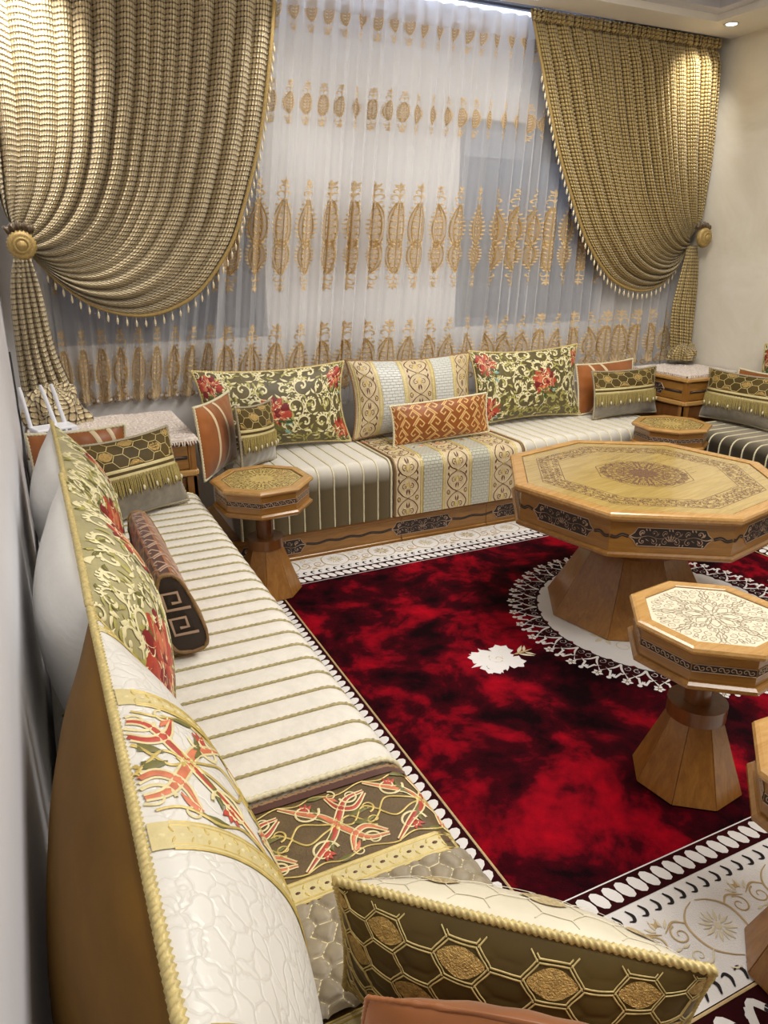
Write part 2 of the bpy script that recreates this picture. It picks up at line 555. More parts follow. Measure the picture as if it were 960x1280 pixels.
# ------------------------------------------------------------------ drawing in 2D (embroidery, carving, inlay, rug motifs)
class Draw:
    def __init__(self): self.it = []

    def line(self, pts, w, mi=0):
        pts = np.asarray(pts, float)
        w = np.broadcast_to(np.asarray(w, float), (len(pts),)).copy()
        self.it.append(['s', pts, w, mi]); return self

    def poly(self, pts, mi=0):
        self.it.append(['p', np.asarray(pts, float), None, mi]); return self

    def curve(self, ctrl, w, mi=0, n=14, taper=(1, 1)):
        """Catmull-Rom through the points; w peak width; taper = (start, end) factors"""
        c = np.asarray(ctrl, float)
        c = np.concatenate([[2 * c[0] - c[1]], c, [2 * c[-1] - c[-2]]])
        out = []
        for i in range(1, len(c) - 2):
            t = np.linspace(0, 1, n, endpoint=(i == len(c) - 3))[:, None]
            p0, p1, p2, p3 = c[i - 1], c[i], c[i + 1], c[i + 2]
            out.append(0.5 * (2 * p1 + (p2 - p0) * t + (2 * p0 - 5 * p1 + 4 * p2 - p3) * t ** 2 + (3 * p1 - p0 - 3 * p2 + p3) * t ** 3))
        p = np.concatenate(out)
        s = np.linspace(0, 1, len(p))
        ww = w * np.interp(s, [0, 0.35, 0.65, 1], [taper[0], 1, 1, taper[1]])
        return self.line(p, ww, mi)

    def spiral(self, x, y, r0, r1, a0, a1, w, mi=0, n=None, taper=(1, 0.5)):
        n = n or max(10, int(abs(a1 - a0) * 3.2))
        a = np.linspace(a0, a1, n); r = np.linspace(r0, r1, n)
        s = np.linspace(0, 1, n)
        self.line(np.stack([x + r * np.cos(a), y + r * np.sin(a)], 1), w * (taper[0] + (taper[1] - taper[0]) * s), mi)
        return self

    def leaf(self, x, y, l, a, w, mi=0, bend=0.0, n=8):
        s = np.linspace(0, 1, n)
        aa = a + bend * s
        dx = np.cumsum(np.cos(aa)) / n * l; dy = np.cumsum(np.sin(aa)) / n * l
        return self.line(np.stack([x + dx, y + dy], 1), np.maximum(w * np.sin(PI * s ** 0.8), w * 0.06), mi)

    def flower(self, x, y, r, n, mi, mc, a0=0.0, w=None):
        for k in range(n):
            a = a0 + k * 2 * PI / n
            self.leaf(x + 0.15 * r * math.cos(a), y + 0.15 * r * math.sin(a), r * 0.9, a, w or r * 0.55, mi)
        return self.disc(x, y, r * 0.24, mc)

    def disc(self, x, y, r, mi, ry=None, n=10, rot=0.0):
        a = np.arange(n) / n * 2 * PI
        px, py = r * np.cos(a), (ry or r) * np.sin(a)
        c, s = math.cos(rot), math.sin(rot)
        return self.poly(np.stack([x + px * c - py * s, y + px * s + py * c], 1), mi)

    def patch(self, x0, x1, y0, y1, mi, nx=3, ny=12):
        X, Y = np.meshgrid(np.linspace(x0, x1, nx), np.linspace(y0, y1, ny))
        self.it.append(['g', np.stack([X, Y], -1).reshape(-1, 2), nx, mi]); return self

    def lens(self, x, y, w, h, mi, nx=7, ny=12, p=0.8, skew=1.0):
        s = np.linspace(0.02, 0.98, ny)
        hw = w / 2 * np.sin(PI * s ** skew) ** p
        X = x + hw[:, None] * np.linspace(-1, 1, nx)[None]
        Y = np.broadcast_to((y - h / 2 + h * s)[:, None], X.shape)
        self.it.append(['g', np.stack([X, Y], -1).reshape(-1, 2), nx, mi]); return self

    def put(self, d, x=0, y=0, a=0.0, sx=1.0, sy=1.0, mi=None):
        c, s = math.cos(a), math.sin(a)
        for k, p, w, m in d.it:
            q = p * (sx, sy)
            q = np.stack([x + q[:, 0] * c - q[:, 1] * s, y + q[:, 0] * s + q[:, 1] * c], 1)
            self.it.append([k, q, w if k != 's' else w * math.sqrt(abs(sx * sy)), m if mi is None else mi])
        return self

    def clip(self, x0, x1, y0, y1):
        out = []
        for k, p, w, m in self.it:
            ok = (p[:, 0] >= x0) & (p[:, 0] <= x1) & (p[:, 1] >= y0) & (p[:, 1] <= y1)
            if k == 'g':
                out.append([k, np.clip(p, (x0, y0), (x1, y1)), w, m]); continue
            if k == 'p':
                if ok.any(): out.append([k, np.clip(p, (x0, y0), (x1, y1)), None, m])
                continue
            i = 0
            while i < len(ok):
                if not ok[i]: i += 1; continue
                j = i
                while j < len(ok) and ok[j]: j += 1
                if j - i >= 2: out.append([k, p[i:j], w[i:j], m])
                i = j
        self.it = out
        return self

    def emit(self, mb, S, h=0.0012, base=0.0006, relief=0.0014):
        """S(x, y) -> points, normals. Later items lie a hair higher so overlaps sort cleanly."""
        for q, (k, p, w, m) in enumerate(self.it):
            lift = base + h * (q % 7) / 7.0
            if k == 's':
                T = np.gradient(p, axis=0)
                T /= np.linalg.norm(T, axis=1)[:, None] + 1e-9
                nr = np.stack([-T[:, 1], T[:, 0]], 1) * (w[:, None] / 2)
                allp = np.concatenate([p + nr, p, p - nr])
                P, N = S(allp[:, 0], allp[:, 1])
                n = len(p)
                hh = np.concatenate([np.full(n, lift), np.full(n, lift + relief), np.full(n, lift)])
                P = (P + N * hh[:, None]).reshape(3, n, 3)
                mb.grid(P, m)
            elif k == 'g':
                P, N = S(p[:, 0], p[:, 1])
                mb.grid((P + N * lift).reshape(-1, w, 3), m, uv=p)
            else:
                c = p.mean(0)
                allp = np.concatenate([p, c + (p - c) * 0.6, [c]])
                P, N = S(allp[:, 0], allp[:, 1])
                n = len(p)
                hh = np.concatenate([np.full(n, lift), np.full(n + 1, lift + relief * 0.8)])
                P = P + N * hh[:, None]
                f = [(i, (i + 1) % n, n + (i + 1) % n, n + i) for i in range(n)] + [(n + i, n + (i + 1) % n, 2 * n) for i in range(n)]
                mb.add(P, f, m)
        return mb


def plane_S(o, ex, ey):
    o, ex, ey = np.array(o, float), np.array(ex, float), np.array(ey, float)
    nrm = np.cross(ex, ey)
    def S(x, y):
        P = o + np.outer(x, ex) + np.outer(y, ey)
        return P, np.broadcast_to(nrm, P.shape)
    return S


def spline(pts, n):
    """n points evenly spaced along a Catmull-Rom curve"""
    d = Draw().curve(pts, 1.0, 0, 24).it[0][1] if len(pts[0]) == 2 else None
    s = np.concatenate([[0], np.cumsum(np.linalg.norm(np.diff(d, axis=0), axis=1))])
    q = np.linspace(0, s[-1], n)
    return np.stack([np.interp(q, s, d[:, 0]), np.interp(q, s, d[:, 1])], 1), s[-1]


# ================================================================== the room
XL, XR, YB, YF, ZC = -0.084, 4.06, 3.88, -1.9, 2.62
structure('floor', MB().box(XL - 0.1, XR + 0.1, YF - 0.1, YB + 0.1, -0.06, 0), 'floor_tile')
structure('wall_left', MB().box(XL - 0.1, XL, YF, YB, 0, 2.85), 'wall_grey')
structure('wall_right', MB().box(XR, XR + 0.1, YF, YB, 0, 2.85), 'wall_beige')
structure('wall_front', MB().box(XL - 0.1, XR + 0.1, YF - 0.1, YF, 0, 2.85), 'wall_beige')
WINS = [(0.12, 1.17, 0.99, 2.12), (2.33, 3.42, 0.99, 2.12)]
wb = MB()
xs = [XL - 0.1, WINS[0][0], WINS[0][1], WINS[1][0], WINS[1][1], XR + 0.1]
for k in range(5):
    if k in (1, 3):
        wb.box(xs[k], xs[k + 1], YB, YB + 0.14, 0, 0.99)
        wb.box(xs[k], xs[k + 1], YB, YB + 0.14, 2.12, 2.85)
    else:
        wb.box(xs[k], xs[k + 1], YB, YB + 0.14, 0, 2.85)
structure('wall_back', wb, 'wall_white')
for k, (a, b, c, d) in enumerate(WINS):
    w = bpy.data.objects.new('window_%d' % (k + 1), None); COL.objects.link(w)
    w['kind'] = 'structure'
    w.location = ((a + b) / 2, YB + 0.07, c)
    hw, hh = (b - a) / 2, d - c
    fr = MB()
    for x0, x1, z0, z1 in ((-hw, -hw + 0.05, 0, hh), (hw - 0.05, hw, 0, hh), (-hw + 0.05, hw - 0.05, 0, 0.05), (-hw + 0.05, hw - 0.05, hh - 0.05, hh), (-0.025, 0.025, 0.05, hh - 0.19)):
        fr.box(x0, x1, -0.03, 0.03, z0, z1)
    fr.obj('window_frame', 'frame_grey', w, False)
    MB().box(-hw + 0.05, hw - 0.05, -0.028, 0.028, hh - 0.19, hh - 0.05).obj('shutter_box', 'shutter_grey', w, False)
    for s0, s1 in ((-hw + 0.05, -0.025), (0.025, hw - 0.05)):
        MB().box(s0, s1, -0.004, 0.004, 0.05, hh - 0.19).obj('pane', 'window_glass', w, False)
structure('wall_outside', MB().box(-2, 7, 6.2, 6.3, -1, 1.7), 'outside_wall')
# ceiling: a dropped border with a stepped tray, and a pocket for the curtain rail
cl = MB()
cl.box(XL, XR, 3.45, 3.665, ZC, 2.80)
cl.box(3.70, XR, YF, 3.45, ZC, 2.80)
cl.box(XL, 0.28, YF, 3.45, ZC, 2.80)
cl.box(0.28, 3.70, YF, -1.5, ZC, 2.80)
cl.box(XL - 0.1, XR + 0.1, 3.665, YB + 0.14, 2.80, 2.85)
structure('ceiling', cl, 'ceiling_white')
structure('trim_1', MB().box(0.28, 3.70, 3.37, 3.45, 2.655, 2.71).box(3.62, 3.70, -1.5, 3.37, 2.655, 2.71).box(0.28, 0.36, -1.5, 3.37, 2.655, 2.71), 'cove_grey')
structure('trim_2', MB().box(0.28, 3.70, -1.5, 3.45, 2.76, 2.80), 'tray_grey')
for k, (l, a, p) in enumerate(SPOTS):
    seen = k == 1
    dl = thing('downlight', ['recessed downlight over the left curtain', 'lit recessed downlight in the ceiling corner beside the right drape', 'recessed downlight above the left floral cushion', 'recessed downlight above the right floral cushion', 'recessed downlight above the left sofa', 'recessed downlight above the right sofa'][k], 'light', (l[0], l[1], ZC))
    MB().lathe([(0.028, -0.002), (0.040, -0.006), (0.042, -0.0005), (0.030, 0.0)], 20).obj('rim', 'lamp_rim', dl)
    MB().lathe([(0.0001, -0.0035), (0.028, -0.0035), (0.028, -0.001)], 16).obj('lens', 'lamp_emit', dl)
for nm, c in (('far', (2.2, 2.1)), ('near', (1.7, 0.2))):  # housings added around the two fill lights, out of view
    pl = thing('added_fill_panel', 'added unseen fill panel in the ceiling tray, %s one' % nm, 'light', (c[0], c[1], 2.76))
    fm = MB()
    for x0, x1, y0, y1 in ((-0.6, 0.6, -0.6, -0.56), (-0.6, 0.6, 0.56, 0.6), (-0.6, -0.56, -0.56, 0.56), (0.56, 0.6, -0.56, 0.56)):
        fm.box(x0, x1, y0, y1, -0.03, 0)
    fm.obj('frame', 'lamp_rim', pl, False)
    MB().box(-0.56, 0.56, -0.56, 0.56, -0.012, 0).obj('diffuser', 'lamp_rim', pl, False)

# ================================================================== curtains
rail = thing('curtain_rail', 'grey blue double curtain rail under the ceiling above the sheer', 'curtain rail', (0, 0, 2.625))
for y, z in ((3.735, 0.0), (3.80, 0.0)):
    MB().box(XL + 0.01, XR - 0.01, y - 0.014, y + 0.014, z + 0.012, z + 0.05).obj('track', 'rail_metal', rail, False)
MB().box(XL + 0.01, XR - 0.01, 3.70, 3.86, 0.052, 0.066).obj('back_plate', 'rail_metal', rail, False)

DY = 3.685


def fold(phi):
    return np.abs(np.sin(phi / 2)) ** 0.75


def drape(side, label, mat, edge, wall, ros, nf, Wf, tail_l, tail_r, pud):
    root = thing('drape', label, 'curtain', (ros[0], DY, 0), group=None)
    off = np.array([ros[0], DY, 0])
    E_, L1 = spline(edge, 130)
    W_, L0 = spline(wall, 130)
    ns, nt = 30 * nf // 2, 130
    s = np.linspace(0, 1, ns); tt = np.linspace(0, 1, nt)
    ph = 2 * PI * (nf * s + 0.35 * np.sin(2 * PI * 1.3 * s + 1) + 0.2 * np.sin(2 * PI * 3.1 * s))
    A = np.interp(tt, [0, 0.05, 0.12, 0.6, 0.9, 1], [0.022, 0.034, 0.066, 0.070, 0.052, 0.022])
    bl = s[None, :] ** 1.08
    X = W_[:, 0][:, None] * (1 - bl) + E_[:, 0][:, None] * bl
    Z = W_[:, 1][:, None] * (1 - bl) + E_[:, 1][:, None] * bl
    # wandering folds: each fold breathes a little on its way down
    wob = 0.5 * np.sin(3.1 * tt[:, None] + 9 * s[None, :]) * np.clip(tt[:, None] * 3, 0, 1)
    amp = A[:, None] * (0.8 + 0.35 * np.sin(17 * s)[None, :])
    Yo = DY + 0.02 - amp * fold(ph[None, :] + wob)
    # the swag comes forward of the wall as it is gathered to the rosette
    Yo -= (0.05 * np.sin(PI * tt) ** 1.5)[:, None] * bl
    P = np.stack([X, Yo, Z], -1) - off
    Lm = L0 * (1 - bl) + L1 * bl
    uv = np.stack([np.broadcast_to(s * Wf, (nt, ns)), tt[:, None] * Lm], -1)
    MB().grid(P, 0, uv).obj('swag', mat, root)
    # gathered heading strip
    hs = np.linspace(0, 1, nf * 20); hz = np.array([2.612, 2.606, 2.590, 2.572, 2.560])
    hx = W_[0, 0] * (1 - hs) + E_[0, 0] * hs
    hy = DY - 0.018 - 0.013 * np.sin(2 * PI * nf * 2.6 * hs) - 0.009 * np.sin(2 * PI * nf * 4.3 * hs + 1)
    HP = np.stack([np.broadcast_to(hx, (5, len(hs))), np.stack([hy + k for k in (0.006, 0, 0.004, 0.002, 0.012)]), np.broadcast_to(hz[:, None], (5, len(hs)))], -1) - off
    MB().grid(HP, 0, np.stack([np.broadcast_to(hs * Wf, (5, len(hs))), np.broadcast_to(hz[:, None], (5, len(hs)))], -1)).obj('heading', mat, root)
    # braid along the leading edge
    e3 = P[:, -1, :]
    sg = 1 if side == 'left' else -1
    tn = np.gradient(e3, axis=0); tn /= np.linalg.norm(tn, axis=1)[:, None]
    nx = np.stack([-tn[:, 2], np.zeros(nt), tn[:, 0]], 1)
    if nx[60, 0] * sg > 0: nx = -nx
    fr = np.array([0, -0.012, 0])
    MB().grid(np.stack([e3 - nx * 0.004 + fr * 0.2, e3 + fr, e3 + nx * 0.006 + fr, e3 + nx * 0.014 + fr * 0.6], 1)).obj('edge_braid', 'braid_gold', root)
    # hanging beads
    bm = MB().lathe([(0.0012, 0.0), (0.0012, -0.012), (0.0045, -0.018), (0.0062, -0.030), (0.0035, -0.042), (0.0005, -0.046)], 8).mesh('bead_drop', ['bead_cream'])
    arc = np.concatenate([[0], np.cumsum(np.linalg.norm(np.diff(e3, axis=0), axis=1))])
    for q in np.arange(0.30, arc[-1] - 0.05, 0.042):
        p = [np.interp(q, arc, e3[:, k]) for k in range(3)]
        link('bead_drop', bm, root, (p[0] + 0.004 * sg, p[1] - 0.006, p[2] - 0.004))
    # tail falling from the rosette
    TL, l0 = spline(tail_l, 60); TR, l1 = spline(tail_r, 60)
    q = np.linspace(0, 1, 90); v = np.linspace(0, 1, 60)
    X = TL[:, 0][:, None] * (1 - q) + TR[:, 0][:, None] * q
    Z = TL[:, 1][:, None] * (1 - q) + TR[:, 1][:, None] * q
    Yo = DY - 0.02 - (0.02 + 0.035 * v)[:, None] * fold(2 * PI * 5 * q + 0.6 * v[:, None]) - 0.05 * np.sin(PI * q)[None] * v[:, None]
    MB().grid(np.stack([X, Yo, Z], -1) - off, 0, np.stack([np.broadcast_to(q * 0.75, X.shape), v[:, None] * l0 * np.ones_like(q)], -1)).obj('tail', mat, root)
    # cloth puddled at the foot
    cx, cy, cz, rx, ry, rz = pud
    th = np.linspace(0, 2 * PI, 64); fi = np.linspace(0.02, PI / 2, 16)
    T_, F_ = np.meshgrid(th, fi)
    r = 1 + 0.13 * np.sin(4 * T_ + 5 * F_) + 0.10 * np.sin(7 * T_ - 4 * F_ + 1) + 0.05 * np.sin(13 * T_ + 9 * F_)
    PP = np.stack([cx + rx * r * np.sin(F_) * np.cos(T_), cy + ry * r * np.sin(F_) * np.sin(T_), cz + rz * np.cos(F_) ** 0.8 * (1 + 0.22 * np.sin(3 * T_ + 4 * F_) * np.sin(F_) + 0.12 * np.sin(8 * T_ + 7 * F_) * np.sin(F_))], -1) - off
    MB().grid(PP, 0, np.stack([T_ * 0.12, F_ * 0.16], -1)).obj('puddle', mat, root)
    # rosette and tie
    prof = [(0.0001, -0.030), (0.018, -0.028), (0.021, -0.022), (0.024, -0.026), (0.031, -0.026), (0.034, -0.018), (0.040, -0.020), (0.052, -0.016), (0.058, -0.006), (0.056, 0.0)]
    mbr = MB()
    n = 48
    a = np.arange(n) / n * 2 * PI
    R = np.array([[(r * (1 + (0.05 if 0.037 < r else 0.0) * math.cos(24 * t)) * math.cos(t), z * 1.6, r * (1 + (0.05 if 0.037 < r else 0.0) * math.cos(24 * t)) * math.sin(t)) for t in a] for r, z in prof])
    mbr.grid(R, 0, wu=True)
    mbr.obj('rosette', 'braid_gold', root, loc=(0, ros[1] - DY, ros[2]))
    g = np.linspace(0, 1, 40)
    tb = np.stack([ros[0] - 0.055 * sg + 0.11 * sg * g, np.full(40, ros[1] + 0.010), ros[2] + 0.055 + 0.02 * np.sin(3 * g)], 1) - off
    MB().tube(tb, 0.017 + 0.004 * np.sin(30 * g), 10, 0, 200, 3, 0.15).obj('tie_band', mat, root)
    return root


drape('left', 'gold open weave drape swept to a rosette at the left wall', 'drape_left',
      [(1.235, 2.615), (1.225, 2.483), (1.17, 2.169), (1.103, 1.882), (1.006, 1.60), (0.928, 1.43), (0.785, 1.25), (0.645, 1.165), (0.512, 1.135), (0.371, 1.155), (0.255, 1.21), (0.151, 1.30), (0.075, 1.395)],
      [(-0.055, 2.615), (-0.05, 2.3), (-0.04, 1.9), (-0.02, 1.62), (0.02, 1.49)], (0.035, 3.585, 1.445), 17, 3.1,
      [(0.0, 1.42), (-0.04, 1.25), (-0.055, 1.0), (-0.06, 0.74)], [(0.06, 1.42), (0.085, 1.25), (0.11, 1.0), (0.17, 0.79)],
      (0.065, 3.575, 0.685, 0.125, 0.085, 0.175))
drape('right', 'olive gold open weave drape swept to a rosette at the right wall', 'drape_right',
      [(2.62, 2.615), (2.65, 2.52), (2.711, 2.298), (2.81, 1.991), (2.919, 1.747), (3.06, 1.50), (3.224, 1.32), (3.363, 1.23), (3.534, 1.185), (3.702, 1.20), (3.84, 1.285), (3.925, 1.40)],
      [(3.98, 2.615), (4.015, 2.3), (4.03, 1.9), (4.02, 1.65), (3.985, 1.54)], (3.965, 3.585, 1.505), 19, 3.0,
      [(3.93, 1.46), (3.885, 1.25), (3.85, 1.05), (3.87, 0.80)], [(4.0, 1.46), (4.035, 1.30), (4.04, 1.05), (4.02, 0.77)],
      (3.93, 3.60, 0.745, 0.10, 0.08, 0.10))


def motif_body(d, x, y, w, h, sk=1.0):
    """one embroidered lens with a petalled edge and a mat of small acanthus strokes"""
    d.lens(x, y, w * 0.92, h, 2, 9, 16, 0.85, sk)
    for sg in (-1, 1):
        for k in range(11):
            s = (k + 0.6) / 11.4
            hw = w / 2 * math.sin(PI * s ** sk) ** 0.85
            d.leaf(x + sg * hw * 0.86, y - h / 2 + h * s, w * 0.17, math.pi / 2 - sg * (PI / 2 - 0.45), w * 0.11, 0)
        for f, q in ((0.42, 0.045), (0.27, 0.04)):
            s = np.linspace(0.06, 0.94, 14)
            d.line(np.stack([x + sg * w * f * np.sin(PI * s ** sk) ** 0.85, y - h / 2 + h * s], 1), w * q, 1)
        for k in range(6):
            s = 0.16 + k * 0.13
            hw = w * 0.27 * math.sin(PI * s ** sk) ** 0.85
            d.leaf(x + sg * 0.01 * w, y - h / 2 + h * s, max(hw, 0.006) * 1.15, PI / 2 - sg * 0.85, w * 0.09, 0, -sg * 0.5)
            d.leaf(x + sg * hw, y - h / 2 + h * s, w * 0.16, PI / 2 + sg * 0.5, w * 0.07, 1)
    d.line([(x, y - h * 0.42), (x, y + h * 0.42)], w * 0.04, 1)


def finial(d, x, y, w, h, up=1):
    d.line([(x, y), (x, y + up * h * 0.5), (x, y + up * h)], w * 0.06, 0)
    for k, f in enumerate((0.15, 0.45)):
        for sg in (-1, 1):
            r = w * (0.26 - 0.07 * k)
            d.spiral(x + sg * r, y + up * h * (f + 0.1), r, r * 0.25, PI / 2 + sg * PI / 2, PI / 2 + sg * PI / 2 - sg * up * 4.6, w * 0.12, 0)
    for a in (-0.7, 0, 0.7):
        d.leaf(x, y + up * h * 0.68, h * 0.32, up * (PI / 2 + a), w * 0.16, 0)


def motif(kind):
    d = Draw()
    if kind == 'large':
        motif_body(d, 0, 0.065, 0.105, 0.25, 0.85); motif_body(d, 0, -0.095, 0.096, 0.19, 1.15)
        finial(d, 0, 0.175, 0.075, 0.10, 1); finial(d, 0, -0.175, 0.065, 0.09, -1)
    elif kind == 'bottom':
        motif_body(d, 0, -0.025, 0.112, 0.21, 0.72)
        finial(d, 0, 0.07, 0.08, 0.10, 1)
        d.lens(0, -0.15, 0.115, 0.10, 2, 9, 6, 0.5)
        for k in range(9): d.leaf(0, -0.19, 0.075 - 0.006 * abs(k - 4), PI / 2 + (k - 4) * 0.28, 0.010, 0)
        for sg in (-1, 1):
            d.spiral(sg * 0.030, -0.14, 0.022, 0.005, PI / 2, PI / 2 + sg * 6, 0.007, 1)
            d.spiral(sg * 0.045, -0.175, 0.018, 0.005, -PI / 2, -PI / 2 + sg * 6, 0.007, 1)
    else:
        motif_body(d, 0, 0, 0.052, 0.10)
        finial(d, 0, 0.045, 0.042, 0.055, 1); finial(d, 0, -0.045, 0.042, 0.05, -1)
    return d


def sheer(label, le, re, z1, z0, y0, nf, seed, rows, amp=1.0):
    """le/re: (x at the top, x at the bottom) of the two side edges"""
    root = thing('sheer_curtain', label, 'curtain', (0.5 * (le[1] + re[1]), y0, z0))
    off = np.array([0.5 * (le[1] + re[1]), y0, z0])
    r = np.random.RandomState(seed)
    pk = r.uniform(0, 2 * PI, 4)
    L = re[0] - le[0]
    def raw(x, z):
        s = x / L
        t = (z1 - z) / (z1 - z0)
        ph = 2 * PI * nf * (s + 0.012 * np.sin(2 * PI * 2.3 * s + pk[0]) + 0.008 * np.sin(2 * PI * 5.7 * s + pk[1]))
        env = 0.55 + 0.45 * np.sin(2 * PI * 3.3 * s + pk[2] + 1.2 * t)
        A = (0.014 + 0.016 * env * np.clip(t * 2.2, 0, 1)) * amp
        xx = (le[0] + (le[1] - le[0]) * t) * (1 - s) + (re[0] + (re[1] - re[0]) * t) * s
        ph = ph + 0.7 * np.sin(2.2 * t + 11 * s)
        return np.stack([xx + 0.15 * A * np.sin(2 * ph), y0 + A * np.sin(ph) + 0.006 * np.sin(3 * ph + pk[3]) * t * amp, z * np.ones_like(xx)], -1) - off
    def S(x, z):
        P = raw(x, z); e = 0.002
        a = raw(x + e, z) - P; b = raw(x, z + e) - P
        N = -np.cross(b, a)
        N = -N if False else N
        N /= np.linalg.norm(N, axis=-1)[..., None] + 1e-12
        return P, np.where(N[..., 1:2] > 0, -N, N)
    X, Z = np.meshgrid(np.linspace(0, L, nf * 16), np.linspace(z1, z0, 40))
    MB().grid(raw(X, Z)).obj('voile', 'sheer', root)
    MB().grid(np.stack([raw(X[0], np.full(X.shape[1], z0 + dz)) + [0, -0.001, 0] for dz in (0.0, 0.006, 0.012)])).obj('hem', 'sheer_hem', root)
    for kind, zc, step in rows:
        proto = motif(kind)
        n = int(L / step)
        for k in range(n):
            xc = (k + 0.5) * L / n
            if zc > 2.3 and (xc + le[0] > 2.75): continue
            d = Draw().put(proto, xc, zc, 0, (0.92 if kind != 'small' else 0.95), 1.0)
            d.it = [i for i in d.it if i[1][:, 0].min() > 0.0 and i[1][:, 0].max() < L]
            mb = d.emit(MB(), S, 0.0006, 0.0015, 0.001)
            if mb.nv: mb.obj('embroidered_motif', ['motif_tan', 'motif_gold', 'motif_fill'], root)
    # pinch pleats of the heading
    if z1 > 2.3:
        hx = np.linspace(0, L, nf * 16)
        H = np.stack([raw(hx, np.full(len(hx), z)) + [0, -0.004 - d_, 0] for z, d_ in ((z1, 0), (z1 - 0.03, 0.006), (z1 - 0.10, 0.006), (z1 - 0.105, 0))])
        MB().grid(H).obj('heading_tape', 'sheer', root)
    return root


rows_main = [('small', 2.485, 0.085), ('small', 2.095, 0.085), ('large', 1.49, 0.118), ('bottom', 0.90, 0.118)]
sheer('long white sheer curtain with gold damask motifs across the windows', (1.05, 0.80), (3.98, 3.98), 2.60, 0.62, 3.758, 36, 3, rows_main)
sheer('short left sheer curtain with gold motifs above the left cabinet', (0.10, 0.10), (1.22, 0.83), 2.60, 0.722, 3.842, 13, 5, [('large', 1.49, 0.122), ('bottom', 0.905, 0.118)], 0.8)


# ================================================================== rug
RX0, RX1, RY0, RY1 = 0.835, 3.12, 0.973, 2.84          # the red field
RT = 0.012
rug = thing('rug', 'deep red mottled rug with a white lace medallion and scrolled white borders', 'rug', (1.98, 1.9, 0.001))
RO = np.array([1.98, 1.9, 0.001])
BW, BC = 0.325, 0.105                                    # white border width, outer chain band
MB().box(RX0 - RO[0], RX1 - RO[0], RY0 - RO[1], RY1 - RO[1], 0, RT).obj('field', 'rug_red', rug, False)
S_rug = plane_S((-RO[0], -RO[1], RT), (1, 0, 0), (0, 1, 0))


def border_strip(L, repeat_off=0.0):
    """runs along +x from 0, field edge at y=0, outwards is -y"""
    d = Draw()
    d.line([(0, 0), (L, 0)], 0.006, 1)
    p = 0.0375
    n = int(L / p)
    d.patch(0, L, -0.072, -0.004, 0, 12, 2)
    for k in range(n):
        x = (k + 0.5) * L / n
        d.disc(x, -0.037, 0.016, 2, 0.027, 10, 0.45)
    d.line([(0, -0.074), (L, -0.074)], 0.007, 3)
    for y, m in ((-0.100, 1), (-0.300, -1)):
        for k in range(n):
            x = (k + 0.5) * L / n
            d.curve([(x - 0.006, y + 0.017 * m), (x + 0.002, y), (x - 0.004, y - 0.012 * m), (x - 0.016, y - 0.009 * m)], 0.0085, 4, 5, (0.5, 0.3))
    q = 0.24
    n = max(1, int(round(L / q)))
    for k in range(n):
        x = (k + 0.5) * L / n
        d.flower(x, -0.200, 0.040, 8, 1 if k % 2 else 3, 3, 0.2, 0.008)
        for a_ in range(8): d.leaf(x + 0.012 * math.cos(a_ * PI / 4 + 0.6), -0.200 + 0.012 * math.sin(a_ * PI / 4 + 0.6), 0.026, a_ * PI / 4 + 0.6, 0.004, 3)
        for sg in (-1, 1):
            d.curve([(x + sg * 0.006, -0.128), (x + sg * 0.035, -0.140), (x + sg * 0.060, -0.165), (x + sg * 0.066, -0.200), (x + sg * 0.056, -0.238), (x + sg * 0.030, -0.262), (x + sg * 0.006, -0.276)], 0.005, 1, 7, (0.4, 0.4))
            d.curve([(x + sg * 0.060, -0.165), (x + sg * 0.085, -0.150), (x + sg * 0.12, -0.165)], 0.005, 1, 7, (0.6, 0.4))
            d.spiral(x + sg * 0.092, -0.182, 0.024, 0.005, PI / 2, PI / 2 - sg * 8.0, 0.0045, 1)
            d.curve([(x + sg * 0.056, -0.238), (x + sg * 0.085, -0.258), (x + sg * 0.12, -0.240)], 0.005, 3, 7, (0.6, 0.4))
            d.spiral(x + sg * 0.094, -0.236, 0.018, 0.004, -PI / 2, -PI / 2 + sg * 7.5, 0.0045, 3)
            for q in range(3): d.leaf(x + sg * 0.116, -0.150 - 0.004 * q, 0.030, PI / 2 + sg * (q - 1) * 0.8, 0.007, (1, 3, 3)[q])
            d.leaf(x + sg * 0.115, -0.208, 0.022, 0, 0.007, 3); d.leaf(x + sg * 0.03, -0.292, 0.03, PI if sg < 0 else 0, 0.006, 3, sg * 0.6)
    d.line([(0, -0.323), (L, -0.323)], 0.007, 1)
    return d


def chain_strip(L):
    d = Draw()
    n = int(L / 0.085)
    for k in range(n):
        x = (k + 0.5) * L / n
        d.curve([(x - 0.05, -0.02), (x - 0.02, 0.024), (x + 0.02, -0.024), (x + 0.05, 0.02)], 0.017, 2, 6, (0.6, 0.6))
        d.disc(x, 0, 0.009, 4); d.disc(x + 0.0425, 0.004, 0.010, 2)
    d.line([(0, 0.046), (L, 0.046)], 0.006, 1); d.line([(0, -0.046), (L, -0.046)], 0.006, 1)
    return d


